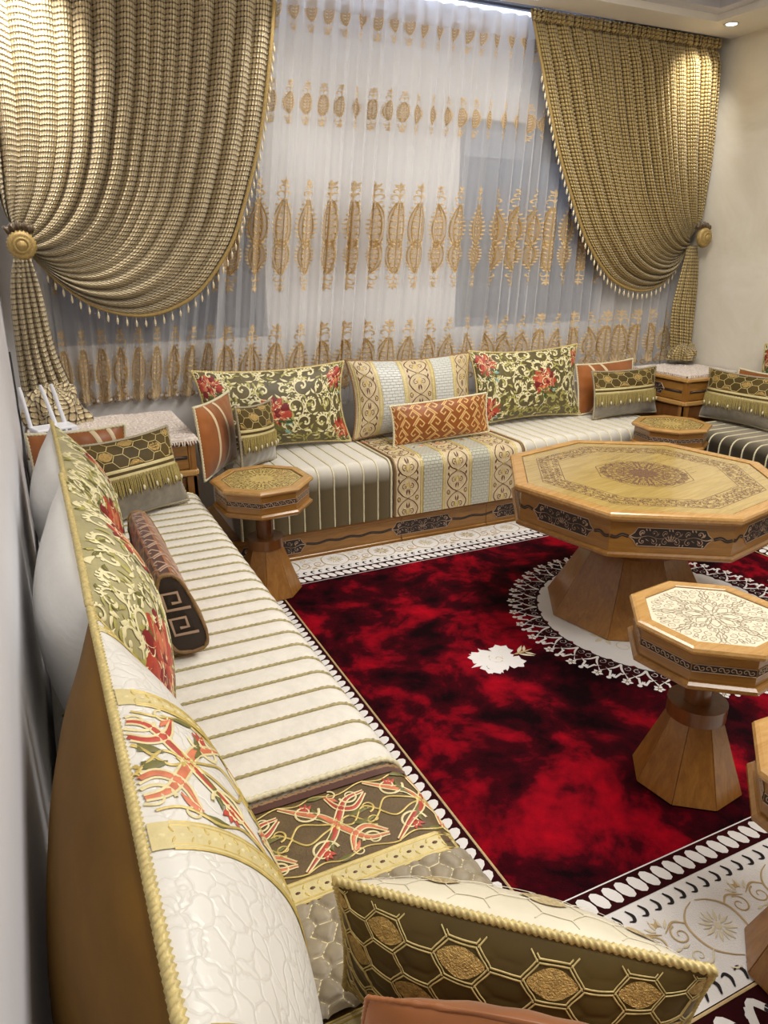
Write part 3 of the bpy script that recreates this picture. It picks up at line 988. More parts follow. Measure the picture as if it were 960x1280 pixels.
OX0, OX1, OY0, OY1 = RX0 - 0.27, RX1 + 0.20, RY0 - BW, RY1 + 0.265
RM = ['rug_dark', 'rug_gold', 'rug_white', 'rug_palegold', 'rug_black']
dx, dy = OX1 - OX0, OY1 - OY0
wm = MB()
for x0, x1, y0, y1 in ((OX0, OX1, OY0, RY0), (OX0, OX1, RY1, OY1), (OX0, RX0, RY0, RY1), (RX1, OX1, RY0, RY1)):
    wm.box(x0 - RO[0], x1 - RO[0], y0 - RO[1], y1 - RO[1], 0, RT - 0.0005)
wm.obj('white_border', 'rug_white', rug, False)
MB().box(OX0 - RO[0], OX1 - RO[0], OY0 - 0.105 - RO[1], OY0 - RO[1], 0, RT - 0.0005).obj('outer_band', 'rug_dark', rug, False)
for nm, d, x, y, a in (('near_border_pattern', border_strip(dx), OX0, RY0, 0), ('far_border_pattern', border_strip(dx), OX1, RY1, PI),
                       ('side_border_pattern', border_strip(RY1 - RY0), RX0, RY1, -PI / 2), ('side_border_pattern', border_strip(RY1 - RY0), RX1, RY0, PI / 2)):
    D2 = Draw().put(d, x, y, a).clip(OX0 + 0.002, OX1 - 0.002, OY0 - 0.1, OY1 - 0.002)
    D2.emit(MB(), S_rug, 0.0008, 0.0004, 0.0012).obj(nm, RM, rug, kind='stuff')
Draw().put(chain_strip(dx), OX0, OY0 - 0.052, 0).emit(MB(), S_rug, 0.0008, 0.0004, 0.0012).obj('chain_pattern', RM, rug, kind='stuff')
# medallion
MC, MR = (2.20, 1.95), 0.50
d = Draw()
n = 36
a = np.arange(144) / 144 * 2 * PI
d.poly(np.stack([MC[0] + MR * (1 + 0.03 * np.cos(36 * a)) * np.cos(a), MC[1] + MR * (1 + 0.03 * np.cos(36 * a)) * np.sin(a)], 1), 2)
d.emit(MB(), S_rug, 0.0004, 0.0006, 0.001).obj('medallion', RM, rug)
d = Draw()
unit = Draw()       # one lace point: pointing +x, seat at 0
hwid = MR * 2 * PI / n / 2
for sg in (-1, 1):
    unit.curve([(0.0, sg * hwid), (0.035, sg * hwid * 0.75), (0.085, 0)], 0.0095, 2, 6)
    unit.spiral(0.022, sg * 0.018, 0.015, 0.004, PI, PI + sg * 6.5, 0.0085, 2)
    unit.leaf(0.05, sg * 0.004, 0.035, sg * 1.0, 0.012, 2)
    unit.line([(0.06, sg * 0.03), (0.10, sg * hwid)], 0.008, 2)
unit.flower(0.104, 0, 0.020, 5, 2, 1, 0.3, 0.014)
unit.leaf(0.075, hwid, 0.03, 0.6, 0.012, 2); unit.leaf(0.075, -hwid, 0.03, -0.6, 0.012, 2)
unit.disc(0.108, hwid, 0.009, 2)
unit.line([(-0.004, -hwid), (0.012, 0), (-0.004, hwid)], 0.008, 4)
dark = Draw()
dark.poly([(-0.005, -hwid), (0.075, -hwid * 0.6), (0.095, 0), (0.075, hwid * 0.6), (-0.005, hwid)], 0)
for k in range(n):
    t_ = (k + 0.5) * 2 * PI / n
    d.put(dark, MC[0] + MR * math.cos(t_), MC[1] + MR * math.sin(t_), t_)
d.it = d.it
for k in range(n):
    t_ = (k + 0.5) * 2 * PI / n
    d.put(unit, MC[0] + MR * math.cos(t_), MC[1] + MR * math.sin(t_), t_)
d.emit(MB(), S_rug, 0.0002, 0.0010, 0.0014).obj('medallion_lace', RM, rug, kind='stuff')
d = Draw()
for k in range(8):
    t_ = k * PI / 4 + 0.2
    x, y = MC[0] + 0.36 * math.cos(t_), MC[1] + 0.36 * math.sin(t_)
    d.flower(x, y, 0.055, 6, 3, 1, t_, 0.02)
    for sg in (-1, 1):
        d.spiral(x + 0.09 * math.cos(t_ + sg * 1.6), y + 0.09 * math.sin(t_ + sg * 1.6), 0.04, 0.008, t_ + PI, t_ + PI + sg * 7, 0.006, 3)
        d.leaf(x, y, 0.10, t_ + sg * 2.2, 0.016, 3, sg * 0.6)
    d.leaf(MC[0] + 0.2 * math.cos(t_ + 0.39), MC[1] + 0.2 * math.sin(t_ + 0.39), 0.16, t_ + 0.39, 0.02, 1 if k % 2 else 3)
d.emit(MB(), S_rug, 0.0006, 0.0016, 0.0010).obj('medallion_flowers', RM, rug, kind='stuff')
# bouquets either end of the medallion
for sx, bx in ((1, 1.385), (-1, 3.015)):
    d = Draw(); u = Draw()
    r_ = random.Random(5)
    for fx, fy, fr in ((0.0, 0.0, 0.050), (-0.045, 0.028, 0.036), (-0.04, -0.034, 0.036), (0.036, -0.036, 0.034), (0.036, 0.036, 0.034)):
        for k in range(7):
            t_ = k * 2 * PI / 7 + fx * 40
            u.leaf(fx + 0.2 * fr * math.cos(t_), fy + 0.2 * fr * math.sin(t_), fr, t_, fr * 0.85, 2)
        u.disc(fx, fy, fr * 0.6, 2)
    for t_, l, b_ in ((PI, 0.105, 0.2), (PI - 0.45, 0.095, -0.6), (PI + 0.5, 0.095, 0.6), (1.5, 0.075, 0.7), (-1.4, 0.075, -0.7), (2.1, 0.085, -0.5), (-2.2, 0.085, 0.5), (0.9, 0.08, -0.8), (-0.9, 0.08, 0.8)):
        u.leaf(0.0, 0.0, l, t_, 0.024, 2, b_)
    u.leaf(0.05, 0.0, 0.085, 0.05, 0.010, 1); u.leaf(0.075, 0, 0.055, 0.7, 0.012, 3); u.leaf(0.075, 0, 0.055, -0.7, 0.012, 3); u.leaf(0.10, 0, 0.04, 0.9, 0.010, 3); u.leaf(0.10, 0, 0.04, -0.9, 0.010, 3)
    u.spiral(0.0, 0.0, 0.030, 0.004, 2, 9, 0.004, 1); u.spiral(0.036, 0.03, 0.016, 0.003, 0, 6, 0.003, 3)
    u.spiral(-0.045, -0.035, 0.022, 0.004, 0, 7, 0.006, 0); u.spiral(0.01, 0.012, 0.030, 0.004, 1, 8.5, 0.006, 3); u.spiral(-0.04, 0.03, 0.018, 0.004, 0, -7, 0.006, 3)
    d.put(u, bx, 1.925, 0.0, sx * 1.15, 1.15)
    d.emit(MB(), S_rug, 0.0012, 0.0008, 0.0012).obj('bouquet', RM, rug)

# ================================================================== tables


def octa(R, off):
    return [(R * math.cos(off + k * PI / 4), R * math.sin(off + k * PI / 4)) for k in range(8)]


def ring8(mb, R, prof, mi=0):
    """octagonal moulding: profile of (radius factor offset, z) swept round the octagon, corners at 22.5 + 45k degrees"""
    P = np.array([[(r * math.cos(PI / 8 + k * PI / 4), r * math.sin(PI / 8 + k * PI / 4), z) for k in range(8)] for r, z in prof])
    mb.grid(P, mi, wu=True)
    return mb


def carving(L, H, seed=0):
    """long pointed plaque, centred at 0,0: dark ground, pale scrolling vine in two rows"""
    d = Draw()
    hl, hh = L / 2, H / 2
    o_ = [(-hl, 0), (-hl + hh * 0.5, -hh * 0.45), (-hl + hh * 0.8, -hh), (hl - hh * 0.8, -hh), (hl - hh * 0.5, -hh * 0.45), (hl, 0), (hl - hh * 0.5, hh * 0.45), (hl - hh * 0.8, hh), (-hl + hh * 0.8, hh), (-hl + hh * 0.5, hh * 0.45)]
    d.poly(o_, 0)
    d.line(o_ + [o_[0]], H * 0.045, 1)
    n = max(3, int(L / (H * 0.62)))
    st = (L - H * 0.75) / n
    w = H * 0.062
    for k in range(n):
        x = -hl + H * 0.375 + (k + 0.5) * st
        for sg in (-1, 1):
            f = sg if k % 2 else -sg
            d.spiral(x, sg * hh * 0.46, hh * 0.36, hh * 0.07, -sg * PI / 2 + f * 0.4, -sg * PI / 2 + f * 6.8, w, 1, 16)
            d.leaf(x + f * st * 0.25, sg * hh * 0.12, hh * 0.5, sg * 0.9 + (PI if f < 0 else 0) * 0, H * 0.10, 1, 0.5)
            d.leaf(x - f * st * 0.36, sg * hh * 0.62, hh * 0.34, sg * 1.9, H * 0.10, 1)
            d.disc(x, sg * hh * 0.46, hh * 0.10, 1, n=7)
    d.curve([(-hl + 0.004, 0)] + [(-hl + H * 0.375 + k * st, (hh * 0.14 if k % 2 else -hh * 0.14)) for k in range(n + 1)] + [(hl - 0.004, 0)], w, 1, 5)
    for a in (-1.0, -0.5, 0.5, 1.0, 0): d.leaf(0, -hh * 0.5, hh * 0.9, PI / 2 + a, H * 0.12, 1, -a * 0.4)
    return d


def filigree(R, dense=1.0, seed=1, fine=False):
    """eightfold tracery filling an octagon of circumradius R; item colour 0. fine = leaves drawn as outlines"""
    d = Draw()
    w = (0.013 if fine else 0.022) * R
    def lf(u, x, y, l, a, wd, bend=0.0):
        if not fine:
            u.leaf(x, y, l, a, wd, 0, bend); return
        n = 9
        s = np.linspace(0, 1, n)
        aa = a + bend * s
        px = x + np.cumsum(np.cos(aa)) / n * l; py = y + np.cumsum(np.sin(aa)) / n * l
        off = wd * 0.75 * np.sin(PI * s ** 0.85)
        for sg in (-1, 1):
            u.line(np.stack([px - np.sin(aa) * off * sg, py + np.cos(aa) * off * sg], 1), w, 0)
    for k in range(8):
        u = Draw()
        lf(u, 0.10 * R, 0, 0.30 * R, 0, 0.11 * R)
        u.curve([(0.08 * R, 0.05 * R), (0.22 * R, 0.13 * R), (0.36 * R, 0.15 * R), (0.44 * R, 0.08 * R)], w, 0, 7); u.curve([(0.08 * R, -0.05 * R), (0.22 * R, -0.13 * R), (0.36 * R, -0.15 * R), (0.44 * R, -0.08 * R)], w, 0, 7)
        for sg in (-1, 1):
            u.spiral(0.50 * R, sg * 0.10 * R, 0.075 * R, 0.02 * R, PI, PI + sg * 6.5, w, 0)
            u.spiral(0.64 * R, sg * 0.17 * R, 0.075 * R, 0.02 * R, PI, PI - sg * 7, w, 0)
            u.spiral(0.80 * R, sg * 0.13 * R, 0.070 * R, 0.02 * R, 0, sg * 7, w, 0)
            u.spiral(0.83 * R, sg * 0.28 * R, 0.050 * R, 0.015 * R, PI / 2, PI / 2 + sg * 6, w, 0)
            lf(u, 0.42 * R, 0.0, 0.20 * R, sg * 0.5, 0.05 * R, -sg * 0.6); lf(u, 0.60 * R, sg * 0.02 * R, 0.17 * R, sg * 0.5, 0.04 * R, -sg * 0.8)
            lf(u, 0.30 * R, sg * 0.17 * R, 0.16 * R, sg * 0.6, 0.045 * R, -sg * 0.4); lf(u, 0.70 * R, sg * 0.23 * R, 0.13 * R, sg * 0.25, 0.035 * R, sg * 0.5)
            u.curve([(0.55 * R, sg * 0.02 * R), (0.70 * R, sg * 0.07 * R), (0.80 * R, sg * 0.02 * R), (0.90 * R, sg * 0.08 * R)], w, 0, 7)
        lf(u, 0.72 * R, 0, 0.18 * R, 0, 0.05 * R)
        d.put(u, 0, 0, k * PI / 4)
    d.flower(0, 0, 0.13 * R, 8, 0, 0, PI / 8, (0.012 if fine else 0.03) * R)
    return d


def table(name, label, loc, rotz, big, panel, line, group=None):
    g = 1.0
    root = thing(name, label, 'table', loc, (0, 0, rotz - PI / 8), group)
    if big:
        R, H, hap, Rap = 0.555, 0.60, 0.118, 0.525
        rn, rc, rb, zc0, zc1 = 0.12, 0.200, 0.345, 0.30, 0.345
    else:
        R, H, hap, Rap = 0.215, 0.53, 0.080, 0.195
        rn, rc, rb, zc0, zc1 = 0.036, 0.078, 0.150, 0.225, 0.268
    zt = H - loc[2]
    m = 0.022 if not big else 0.030
    fi = 0.80 if not big else 0.905
    f = MB()
    ring8(f, R, [(R * fi, zt - 0.008), (R * fi, zt - 0.002), (R * (fi + 0.012), zt), (R - 0.012, zt), (R - 0.004, zt - 0.003), (R, zt - 0.010), (R - 0.001, zt - m * 0.7), (R - 0.008, zt - m), (Rap - 0.004, zt - m), (R * fi, zt - m)])
    f.obj('table_rim', 'wood_light', root, False)
    p = MB()
    P = np.array([[(r * math.cos(PI / 8 + k * PI / 4), r * math.sin(PI / 8 + k * PI / 4), zt - 0.005) for k in range(8)] for r in (R * fi * 0.999, 1e-4)])
    p.grid(P, 0, wu=True)
    top = p.obj('table_top', panel, root, False)
    gap = MB()
    ring8(gap, R, [(R * fi * 0.992, zt - 0.0046), (R * fi * 0.999, zt - 0.0044)])
    gap.obj('panel_joint', 'line_dark', top, False)
    St = plane_S((0, 0, zt - 0.005), (1, 0, 0), (0, 1, 0))
    d = Draw()
    if big:
        n = 120
        for k in range(8):           # the ring of inlay: 8 trapezoid runs of dense curls
            u = Draw()
            r0, r1 = 0.300, 0.372
            hw = 0.335 * math.tan(PI / 8)
            for row in range(3):
                y = 0.335 + row * 0.026
                cnt = 11 + row
                for i in range(cnt):
                    x = (i + 0.5) / cnt * 2 * y * math.tan(PI / 8) - y * math.tan(PI / 8)
                    u.spiral(y, x, 0.0120, 0.002, rnd.uniform(0, 6), rnd.choice((-1, 1)) * 8 + 3, 0.0042, 0, 12)
                    u.leaf(y, x, 0.022, rnd.uniform(0, 6.3), 0.006, 0)
            for y in (0.318, 0.404):
                x = y * math.tan(PI / 8)
                u.line([(y, -x), (y, 0), (y, x)], 0.0026, 0)
            d.put(u, 0, 0, k * PI / 4)
        d.put(filigree(0.185), 0, 0, PI / 8)
        d.put(filigree(0.185), 0, 0, 0)
        o8 = octa(0.188, PI / 8); d.line(o8 + [o8[0]], 0.003, 0)
    else:
        d.put(filigree(R * fi * 0.97, fine=(panel == 'top_cream')), 0, 0, 0)
        if panel != 'top_cream':
            d.put(filigree(R * fi * 0.95), 0, 0, PI / 8, 0.98, 0.98)
            o8 = octa(R * fi * 0.93, PI / 8); d.line(o8 + [o8[0]], 0.004, 0)
    d.emit(MB(), St, 0.0002, 0.0003, 0.0002).obj('inlay', line, top, kind='stuff')
    # apron: eight boards, each with its plaque
    z1 = zt - m; z0 = z1 - hap
    half = Rap * math.sin(PI / 8); inr = Rap * math.cos(PI / 8)
    am = MB().box(-half, half, -0.014, 0.0, z0, z1).mesh('apron_board', ['wood_x'], False)
    hc = (0.066 if big else 0.040)
    Sp = plane_S((0, 0.0, (z0 + z1) / 2), (-1, 0, 0), (0, 0, 1))
    dd = Draw()
    if big:
        dd.put(carving(half * 1.36, hc))
        for sg in (-1, 1):
            dd.curve([(sg * half * 0.69, 0), (sg * half * 0.8, 0.006), (sg * half * 0.9, -0.004), (sg * half * 0.99, 0)], 0.012, 0, 6)
            dd.curve([(sg * half * 0.69, 0), (sg * half * 0.8, 0.005), (sg * half * 0.9, -0.004), (sg * half * 0.99, 0)], 0.005, 1, 6)
    else:
        dd.patch(-half * 0.98, half * 0.98, -0.011, 0.011, 0, 2, 2)
        for k in range(10):
            x = (k + 0.5) / 10 * 2 * half * 0.95 - half * 0.95
            dd.spiral(x, 0, 0.0075, 0.002, k * PI, k * PI + 6, 0.003, 1, 9)
        dd.line([(-half * 0.98, 0.010), (half * 0.98, 0.010)], 0.002, 1); dd.line([(-half * 0.98, -0.010), (half * 0.98, -0.010)], 0.002, 1)
    pm = dd.emit(MB(), Sp, 0.0004, 0.0008, 0.0016).mesh('plaque', ['carving_ground', 'carving_relief'])
    for k in range(8):
        a = k * PI / 4
        b = link('apron_board', am, root, (inr * math.cos(a), inr * math.sin(a), 0), (0, 0, a - PI / 2))
        link('plaque', pm, b)
    f = MB()
    zb = z0
    ring8(f, R, [(Rap - 0.03, zb + 0.001), (Rap + 0.006, zb + 0.002), (Rap + 0.014, zb - 0.004), (Rap + 0.014, zb - 0.013), (Rap + 0.004, zb - 0.020), (Rap * 0.4, zb - 0.020)])
    f.grid(np.array([[(r * math.cos(PI / 8 + k * PI / 4), r * math.sin(PI / 8 + k * PI / 4), zb - 0.020) for k in range(8)] for r in (Rap * 0.4, 1e-4)]), wu=True)
    f.obj('lower_moulding', 'wood_x', root, False)
    o = loc[2]
    MB().lathe([(rn, zc1 - o - 0.001), (rn, zb - 0.0195)], 32).obj('neck', 'wood_dark', root)
    bevel(MB().lathe([(rc, zc0 - o), (rc, zc1 - o)], 40).obj('collar', 'wood_dark', root, True), 0.004)
    # flared foot of eight planks
    rt = rc * 0.94
    th = 0.014
    ib, it_ = rb * math.cos(PI / 8), rt * math.cos(PI / 8)
    hb, ht = rb * math.sin(PI / 8) - 0.0006, rt * math.sin(PI / 8) - 0.0006
    v = [(-hb, ib, 0), (hb, ib, 0), (ht, it_, zc0 - o - 0.0005), (-ht, it_, zc0 - o - 0.0005)]
    k2 = (ib - th) / ib; k3 = max(0.2, (it_ - th) / it_)
    v += [(-hb * k2, ib - th, 0), (hb * k2, ib - th, 0), (ht * k3, it_ - th, zc0 - o - 0.0005), (-ht * k3, it_ - th, zc0 - o - 0.0005)]
    bm = MB().add(v, [(0, 1, 2, 3), (5, 4, 7, 6), (1, 0, 4, 5), (3, 2, 6, 7), (0, 3, 7, 4), (2, 1, 5, 6)]).mesh('foot_plank', ['wood_z'], False)
    for k in range(8):
        bevel(link('foot_plank', bm, root, None, (0, 0, k * PI / 4 - PI / 2)), 0.0015, 1)
    return root


RZ = 0.0172
table('octagonal_table', 'large octagonal wooden table with an inlaid glossy top and carved apron', (2.12, 2.05, RZ), math.radians(35), True, 'top_honey', 'inlay_brown')
sg_ = None
table('side_table', 'small octagonal side table with a pale filigree top beside the large table', (1.510, 1.165, RZ), math.radians(30), False, 'top_cream', 'inlay_grey')
tl = table('side_table', 'small octagonal side table with a dark inlaid top at the end of the left sofa', (0.80, 2.855, RZ), math.radians(27), False, 'top_olive', 'inlay_gold')
copy_tree(tl, 'small octagonal side table behind the large table, before the right corner cabinet', (3.150, 2.885, RZ), (0, 0, math.radians(10 - 22.5)))
copy_tree(tl, 'small octagonal side table cut off by the lower right picture edge', (1.285, 0.60, RZ), (0, 0, math.radians(20 - 22.5)))

# ================================================================== sofas


def base(name, label, length, depth, loc, rotz, joints, plaques):
    """low wooden plinth; local x along the front, front face at y=0 facing -y"""
    root = thing(name, label, 'sofa base', loc, (0, 0, rotz), None)
    MB().box(0, length, 0.02, depth, 0.0, 0.150).obj('plinth', 'wood_x', root, False)
    x = 0.0
    for j in list(joints) + [length]:
        bevel(MB().box(x + 0.0008, j - 0.0008, 0.004, 0.02, 0.022, 0.128).obj('front_board', 'wood_x', root, False), 0.002)
        bevel(MB().box(x + 0.0008, j - 0.0008, -0.004, 0.02, 0.128, 0.149).obj('top_moulding', 'wood_x', root, False), 0.006, 3)
        bevel(MB().box(x + 0.0008, j - 0.0008, -0.008, 0.02, 0.0, 0.022).obj('foot_moulding', 'wood_x', root, False), 0.006, 3)
        x = j
    Sp = plane_S((0, 0.004, 0.075), (1, 0, 0), (0, 0, 1))
    last = 0.02
    for c, L in plaques:
        if c - L / 2 > last + 0.02:
            d = Draw()
            n = max(3, int((c - L / 2 - last) / 0.05))
            xs_ = np.linspace(last, c - L / 2, n)
            d.curve([(q, 0.004 * (-1) ** k) for k, q in enumerate(xs_)], 0.013, 0, 6); d.curve([(q, 0.004 * (-1) ** k) for k, q in enumerate(xs_)], 0.005, 1, 6)
            d.emit(MB(), Sp, 0.0004, 0.0008, 0.0014).obj('carved_vine', ['carving_ground', 'carving_relief'], root)
        Draw().put(carving(L, 0.072), c, 0).emit(MB(), Sp, 0.0004, 0.0008, 0.0018).obj('carved_plaque', ['carving_ground', 'carving_relief'], root)
        last = c + L / 2
    return root


def profile(depth, h, r=0.055):
    """mattress section from the back along the top, round the front edge and down"""
    pts = [(depth, 0.0), (depth, h - 0.02), (depth - 0.02, h)]
    pts += [(y, h) for y in np.linspace(depth - 0.06, r + 0.02, 8)]
    pts += [(r - r * math.sin(t), h - r + r * math.cos(t)) for t in np.linspace(0, PI / 2, 7)]
    pts += [(0.0, z) for z in np.linspace(h - r - 0.04, 0.0, 5)]
    return np.array(pts)


def mattress(name, label, length, depth, h, loc, rotz, mat, cords=None, pitch=0.075, cord_mat='cord_olive', deco=None, group=None, ends=True, ribh=0.007):
    root = thing(name, label, 'mattress', loc, (0, 0, rotz), group)
    pr = profile(depth, h)
    s = np.concatenate([[0], np.cumsum(np.linalg.norm(np.diff(pr, axis=0), axis=1))])
    T = np.gradient(pr, axis=0); T /= np.linalg.norm(T, axis=1)[:, None]
    N = np.stack([T[:, 1], -T[:, 0]], 1)
    N = np.where((N[:, 1:2] < -0.3), -N, N)
    N = np.stack([-T[:, 1], T[:, 0]], 1)
    if N[6, 1] < 0: N = -N
    n = int(round(length / pitch))
    rib = cords is not None
    xs = np.linspace(0, length, n * 8 + 1) if rib else np.linspace(0, length, 80)
    hgt = ribh * (np.abs(np.sin(PI * xs / (length / n))) ** 0.6) if rib else np.full(len(xs), ribh)
    er = 0.012 * np.exp(-xs / 0.012) + 0.012 * np.exp(-(length - xs) / 0.012)
    off = (hgt - er)[:, None, None] * N[None] * (np.clip(np.arange(len(pr)) - 1, 0, 1))[None, :, None]
    P = np.zeros((len(xs), len(pr), 3))
    P[..., 0] = xs[:, None]
    P[..., 1] = pr[None, :, 0] + off[..., 0]
    P[..., 2] = pr[None, :, 1] + off[..., 1]
    mb = MB().grid(P, 0, np.stack([np.broadcast_to(xs[:, None], P.shape[:2]), np.broadcast_to(s[None] / s[-1], P.shape[:2])], -1))
    for k in (0, -1):
        mb.add(P[k], [tuple(range(len(pr)))], 0, np.stack([np.zeros(len(pr)), s / s[-1]], -1))
    mb.obj('cover', mat, root)
    path = np.stack([np.zeros(len(pr)), pr[:, 0] + N[:, 0] * ribh * 0.35, pr[:, 1] + N[:, 1] * ribh * 0.35], 1)[2:]
    ss = np.linspace(0, 1, 150); q = np.concatenate([[0], np.cumsum(np.linalg.norm(np.diff(path, axis=0), axis=1))])
    path = np.stack([np.interp(ss * q[-1], q, path[:, k]) for k in range(3)], 1)
    if rib:
        cm = MB().tube(path, 0.0042, 6, 0, 330, 2, 0.28).mesh('cord', [cord_mat])
        for k in range(1, n):
            link('cord', cm, root, (k * length / n, 0, 0))
    if ends:
        for k, xx in enumerate((0.004, length - 0.004)):
            MB().tube(path + [xx, 0, 0.001], 0.006, 6, 0, 330, 2, 0.28).obj('end_piping', 'cord_cream' if rib else 'cord_brown', root)
    def S(x, dd):
        """x along the length, dd = distance along the section from the back top edge"""
        dd = dd + s[2]
        P = np.stack([x, np.interp(dd, s, pr[:, 0]), np.interp(dd, s, pr[:, 1])], -1)
        Nn = np.stack([np.zeros_like(x), np.interp(dd, s, N[:, 0]), np.interp(dd, s, N[:, 1])], -1)
        Nn /= np.linalg.norm(Nn, axis=-1)[..., None] + 1e-9
        return P + Nn * ribh, Nn
    if deco: deco(root, S, length, s[-1] - s[2])
    return root


BZ = 0.152
base('sofa_base', 'low carved wooden base under the far window sofa', 2.75, 0.55, (0.72, 3.13, 0.0), 0, [0.88, 1.40, 2.1], [(0.19, 0.34), (1.005, 0.36), (1.62, 0.36), (2.3, 0.36)])
base('sofa_base', 'low wooden base under the long left wall sofa', 3.3, 0.62, (0.552, -0.40, 0.0), PI / 2, [1.1, 2.2], [(0.6, 0.36), (1.7, 0.36), (2.75, 0.36)])
base('sofa_base', 'low wooden base under the right wall sofa', 2.6, 0.62, (3.40, 3.08, 0.0), -PI / 2, [0.9, 1.8], [(0.45, 0.36), (1.35, 0.36), (2.2, 0.36)])


# ---- band ornaments shared by runners and cushions; drawn along +y, band centred on x = 0


def arabesque(Wd, L, c):
    """c: indices for (ribbon, second ribbon, cream, leaf, outline)"""
    d = Draw(); u = Draw()
    def ribbon(pts, w, m, o=None, taper=(0.15, 0.2)):
        p = np.array(pts)
        u.curve(p, w, m, 10, taper)
        k = len(u.it) - 1
        q, ww = u.it[k][1], u.it[k][2]
        T = np.gradient(q, axis=0); T /= np.linalg.norm(T, axis=1)[:, None]
        nr = np.stack([-T[:, 1], T[:, 0]], 1) * (ww / 2 + 0.010)[:, None]
        for sg in (-1, 1): u.line(q + sg * nr, 0.018, c[2] if o is None else o)
    for m in (1, -1):
        ribbon([(-0.46 * m, -0.49), (-0.30 * m, -0.30), (-0.14 * m, -0.10), (0.10 * m, 0.06), (0.30 * m, 0.22), (0.34 * m, 0.44)], 0.058, c[0] if m > 0 else c[1])
        ribbon([(-0.40 * m, 0.02), (-0.22 * m, 0.10), (-0.15 * m, 0.26), (-0.30 * m, 0.44)], 0.045, c[1] if m > 0 else c[0])
        u.spiral(0.29 * m, -0.25, 0.155, 0.03, PI / 2, PI / 2 + m * 7.4, 0.030, c[2], 26)
        u.spiral(-0.33 * m, 0.27, 0.11, 0.03, -PI / 2, -PI / 2 + m * 6.8, 0.028, c[2], 22)
        u.spiral(0.10 * m, 0.38, 0.085, 0.02, PI, PI - m * 6.8, 0.024, c[4], 18)
        u.spiral(0.42 * m, 0.08, 0.070, 0.02, 0, m * 6.5, 0.022, c[2], 16)
        u.leaf(0.05 * m, -0.05, 0.32, -PI / 2 + m * 0.75, 0.075, c[3], m * 0.9)
        u.leaf(-0.02 * m, 0.12, 0.30, PI / 2 + m * 0.55, 0.070, c[3], -m * 0.8)
        u.leaf(-0.44 * m, -0.20, 0.22, PI / 2 + m * 0.3, 0.07, c[3], -m * 0.8)
        for q in (0, 0.5, -0.5): u.leaf(0.29 * m, -0.25, 0.13, PI / 2 - m * 1.2 + q, 0.05, c[0])
        u.leaf(0.42 * m, -0.02, 0.20, PI / 2 + m * 0.4, 0.055, c[1], m * 0.6)
        u.curve([(0, -0.5), (0.14 * m, -0.36), (0.06 * m, -0.16), (0, 0.0), (-0.06 * m, 0.16), (0.12 * m, 0.34), (0, 0.5)], 0.022, c[4], 7, (1, 1))
        u.curve([(0.48 * m, -0.5), (0.42 * m, -0.3), (0.47 * m, -0.1), (0.40 * m, 0.15), (0.47 * m, 0.4), (0.48 * m, 0.5)], 0.018, c[4], 6, (1, 1))
    u.flower(0, 0, 0.08, 6, c[4], c[2], 0.3)
    n = max(1, int(math.ceil(L / (Wd * 0.98))))
    for k in range(n):
        d.put(u, 0, (k + 0.5) * Wd * 0.98, 0, Wd, Wd)
    return d.clip(-Wd * 0.49, Wd * 0.49, 0, L)


def ogee(Wd, L, c):
    """c: indices for (brown line, gold, cream)"""
    d = Draw(); u = Draw()
    P_ = 1.7
    d.patch(-Wd * 0.49, Wd * 0.49, 0, L, 5, 8, 50)
    for m in (1, -1):
        main = [(0, -0.85), (m * 0.26, -0.68), (m * 0.42, -0.42), (m * 0.30, -0.16), (m * 0.05, 0.0), (m * 0.30, 0.18), (m * 0.43, 0.44), (m * 0.26, 0.69), (0, 0.85)]
        u.curve(main, 0.042, c[0], 7, (0.9, 0.9))
        u.curve([(x * 0.84 , y) for x, y in main], 0.020, c[2], 7, (0.9, 0.9))
        for y0, sy in ((0.44, 1), (-0.42, -1)):
            u.spiral(m * 0.14, y0 - 0.06 * sy, 0.115, 0.02, -PI / 2 * sy, -PI / 2 * sy + m * sy * 7.0, 0.030, c[0], 20)
            u.leaf(0, y0 - 0.26 * sy, 0.34, sy * (PI / 2 - m * 0.55), 0.075, c[1], sy * m * 0.7)
            u.leaf(0, y0 + 0.02 * sy, 0.26, sy * (PI / 2 - m * 0.5), 0.065, c[0], sy * m * 0.6)
            u.leaf(m * 0.05, y0 + 0.0, 0.16, sy * (PI / 2 - m * 1.1), 0.05, c[2])
        for f in (-1, 1):
            u.leaf(m * 0.40, 0.02 * f, 0.22, f * PI / 2, 0.07, c[0], f * m * 0.5)
            u.spiral(m * 0.36, 0.86 * f, 0.10, 0.02, -f * PI / 2, -f * PI / 2 + m * f * 6.4, 0.028, c[0], 16)
            u.leaf(m * 0.46, 0.80 * f, 0.22, PI / 2 + m * 0.9 + (0 if f > 0 else PI), 0.06, c[1])
            u.leaf(m * 0.30, 0.02 * f, 0.12, f * 1.2 if m > 0 else PI - f * 1.2, 0.05, c[2])
    u.flower(0, 0.0, 0.07, 6, c[1], c[0])
    n = int(math.ceil(L / (Wd * P_)))
    for k in range(n):
        d.put(u, 0, (k + 0.5) * Wd * P_, 0, Wd, Wd)
    return d.clip(-Wd * 0.49, Wd * 0.49, 0, L)


def dotted(Wd, L, g, dot, edge, ny=14):
    d = Draw().patch(-Wd / 2, Wd / 2, 0, L, g, 4, ny)
    for x in (-0.5, -0.36, 0.36, 0.5):
        d.line(np.stack([np.full(30, x * Wd), np.linspace(0, L, 30)], 1), Wd * 0.075, edge)
    n = int(L / (Wd * 0.55))
    for k in range(n):
        y = (k + 0.5) * L / n
        d.disc(0, y, Wd * 0.07, dot, Wd * 0.11, 6)
        for sx in (-1, 1): d.leaf(sx * Wd * 0.06, y + Wd * 0.22, Wd * 0.26, sx * 0.5 + (0 if sx > 0 else PI), Wd * 0.10, edge)
    return d


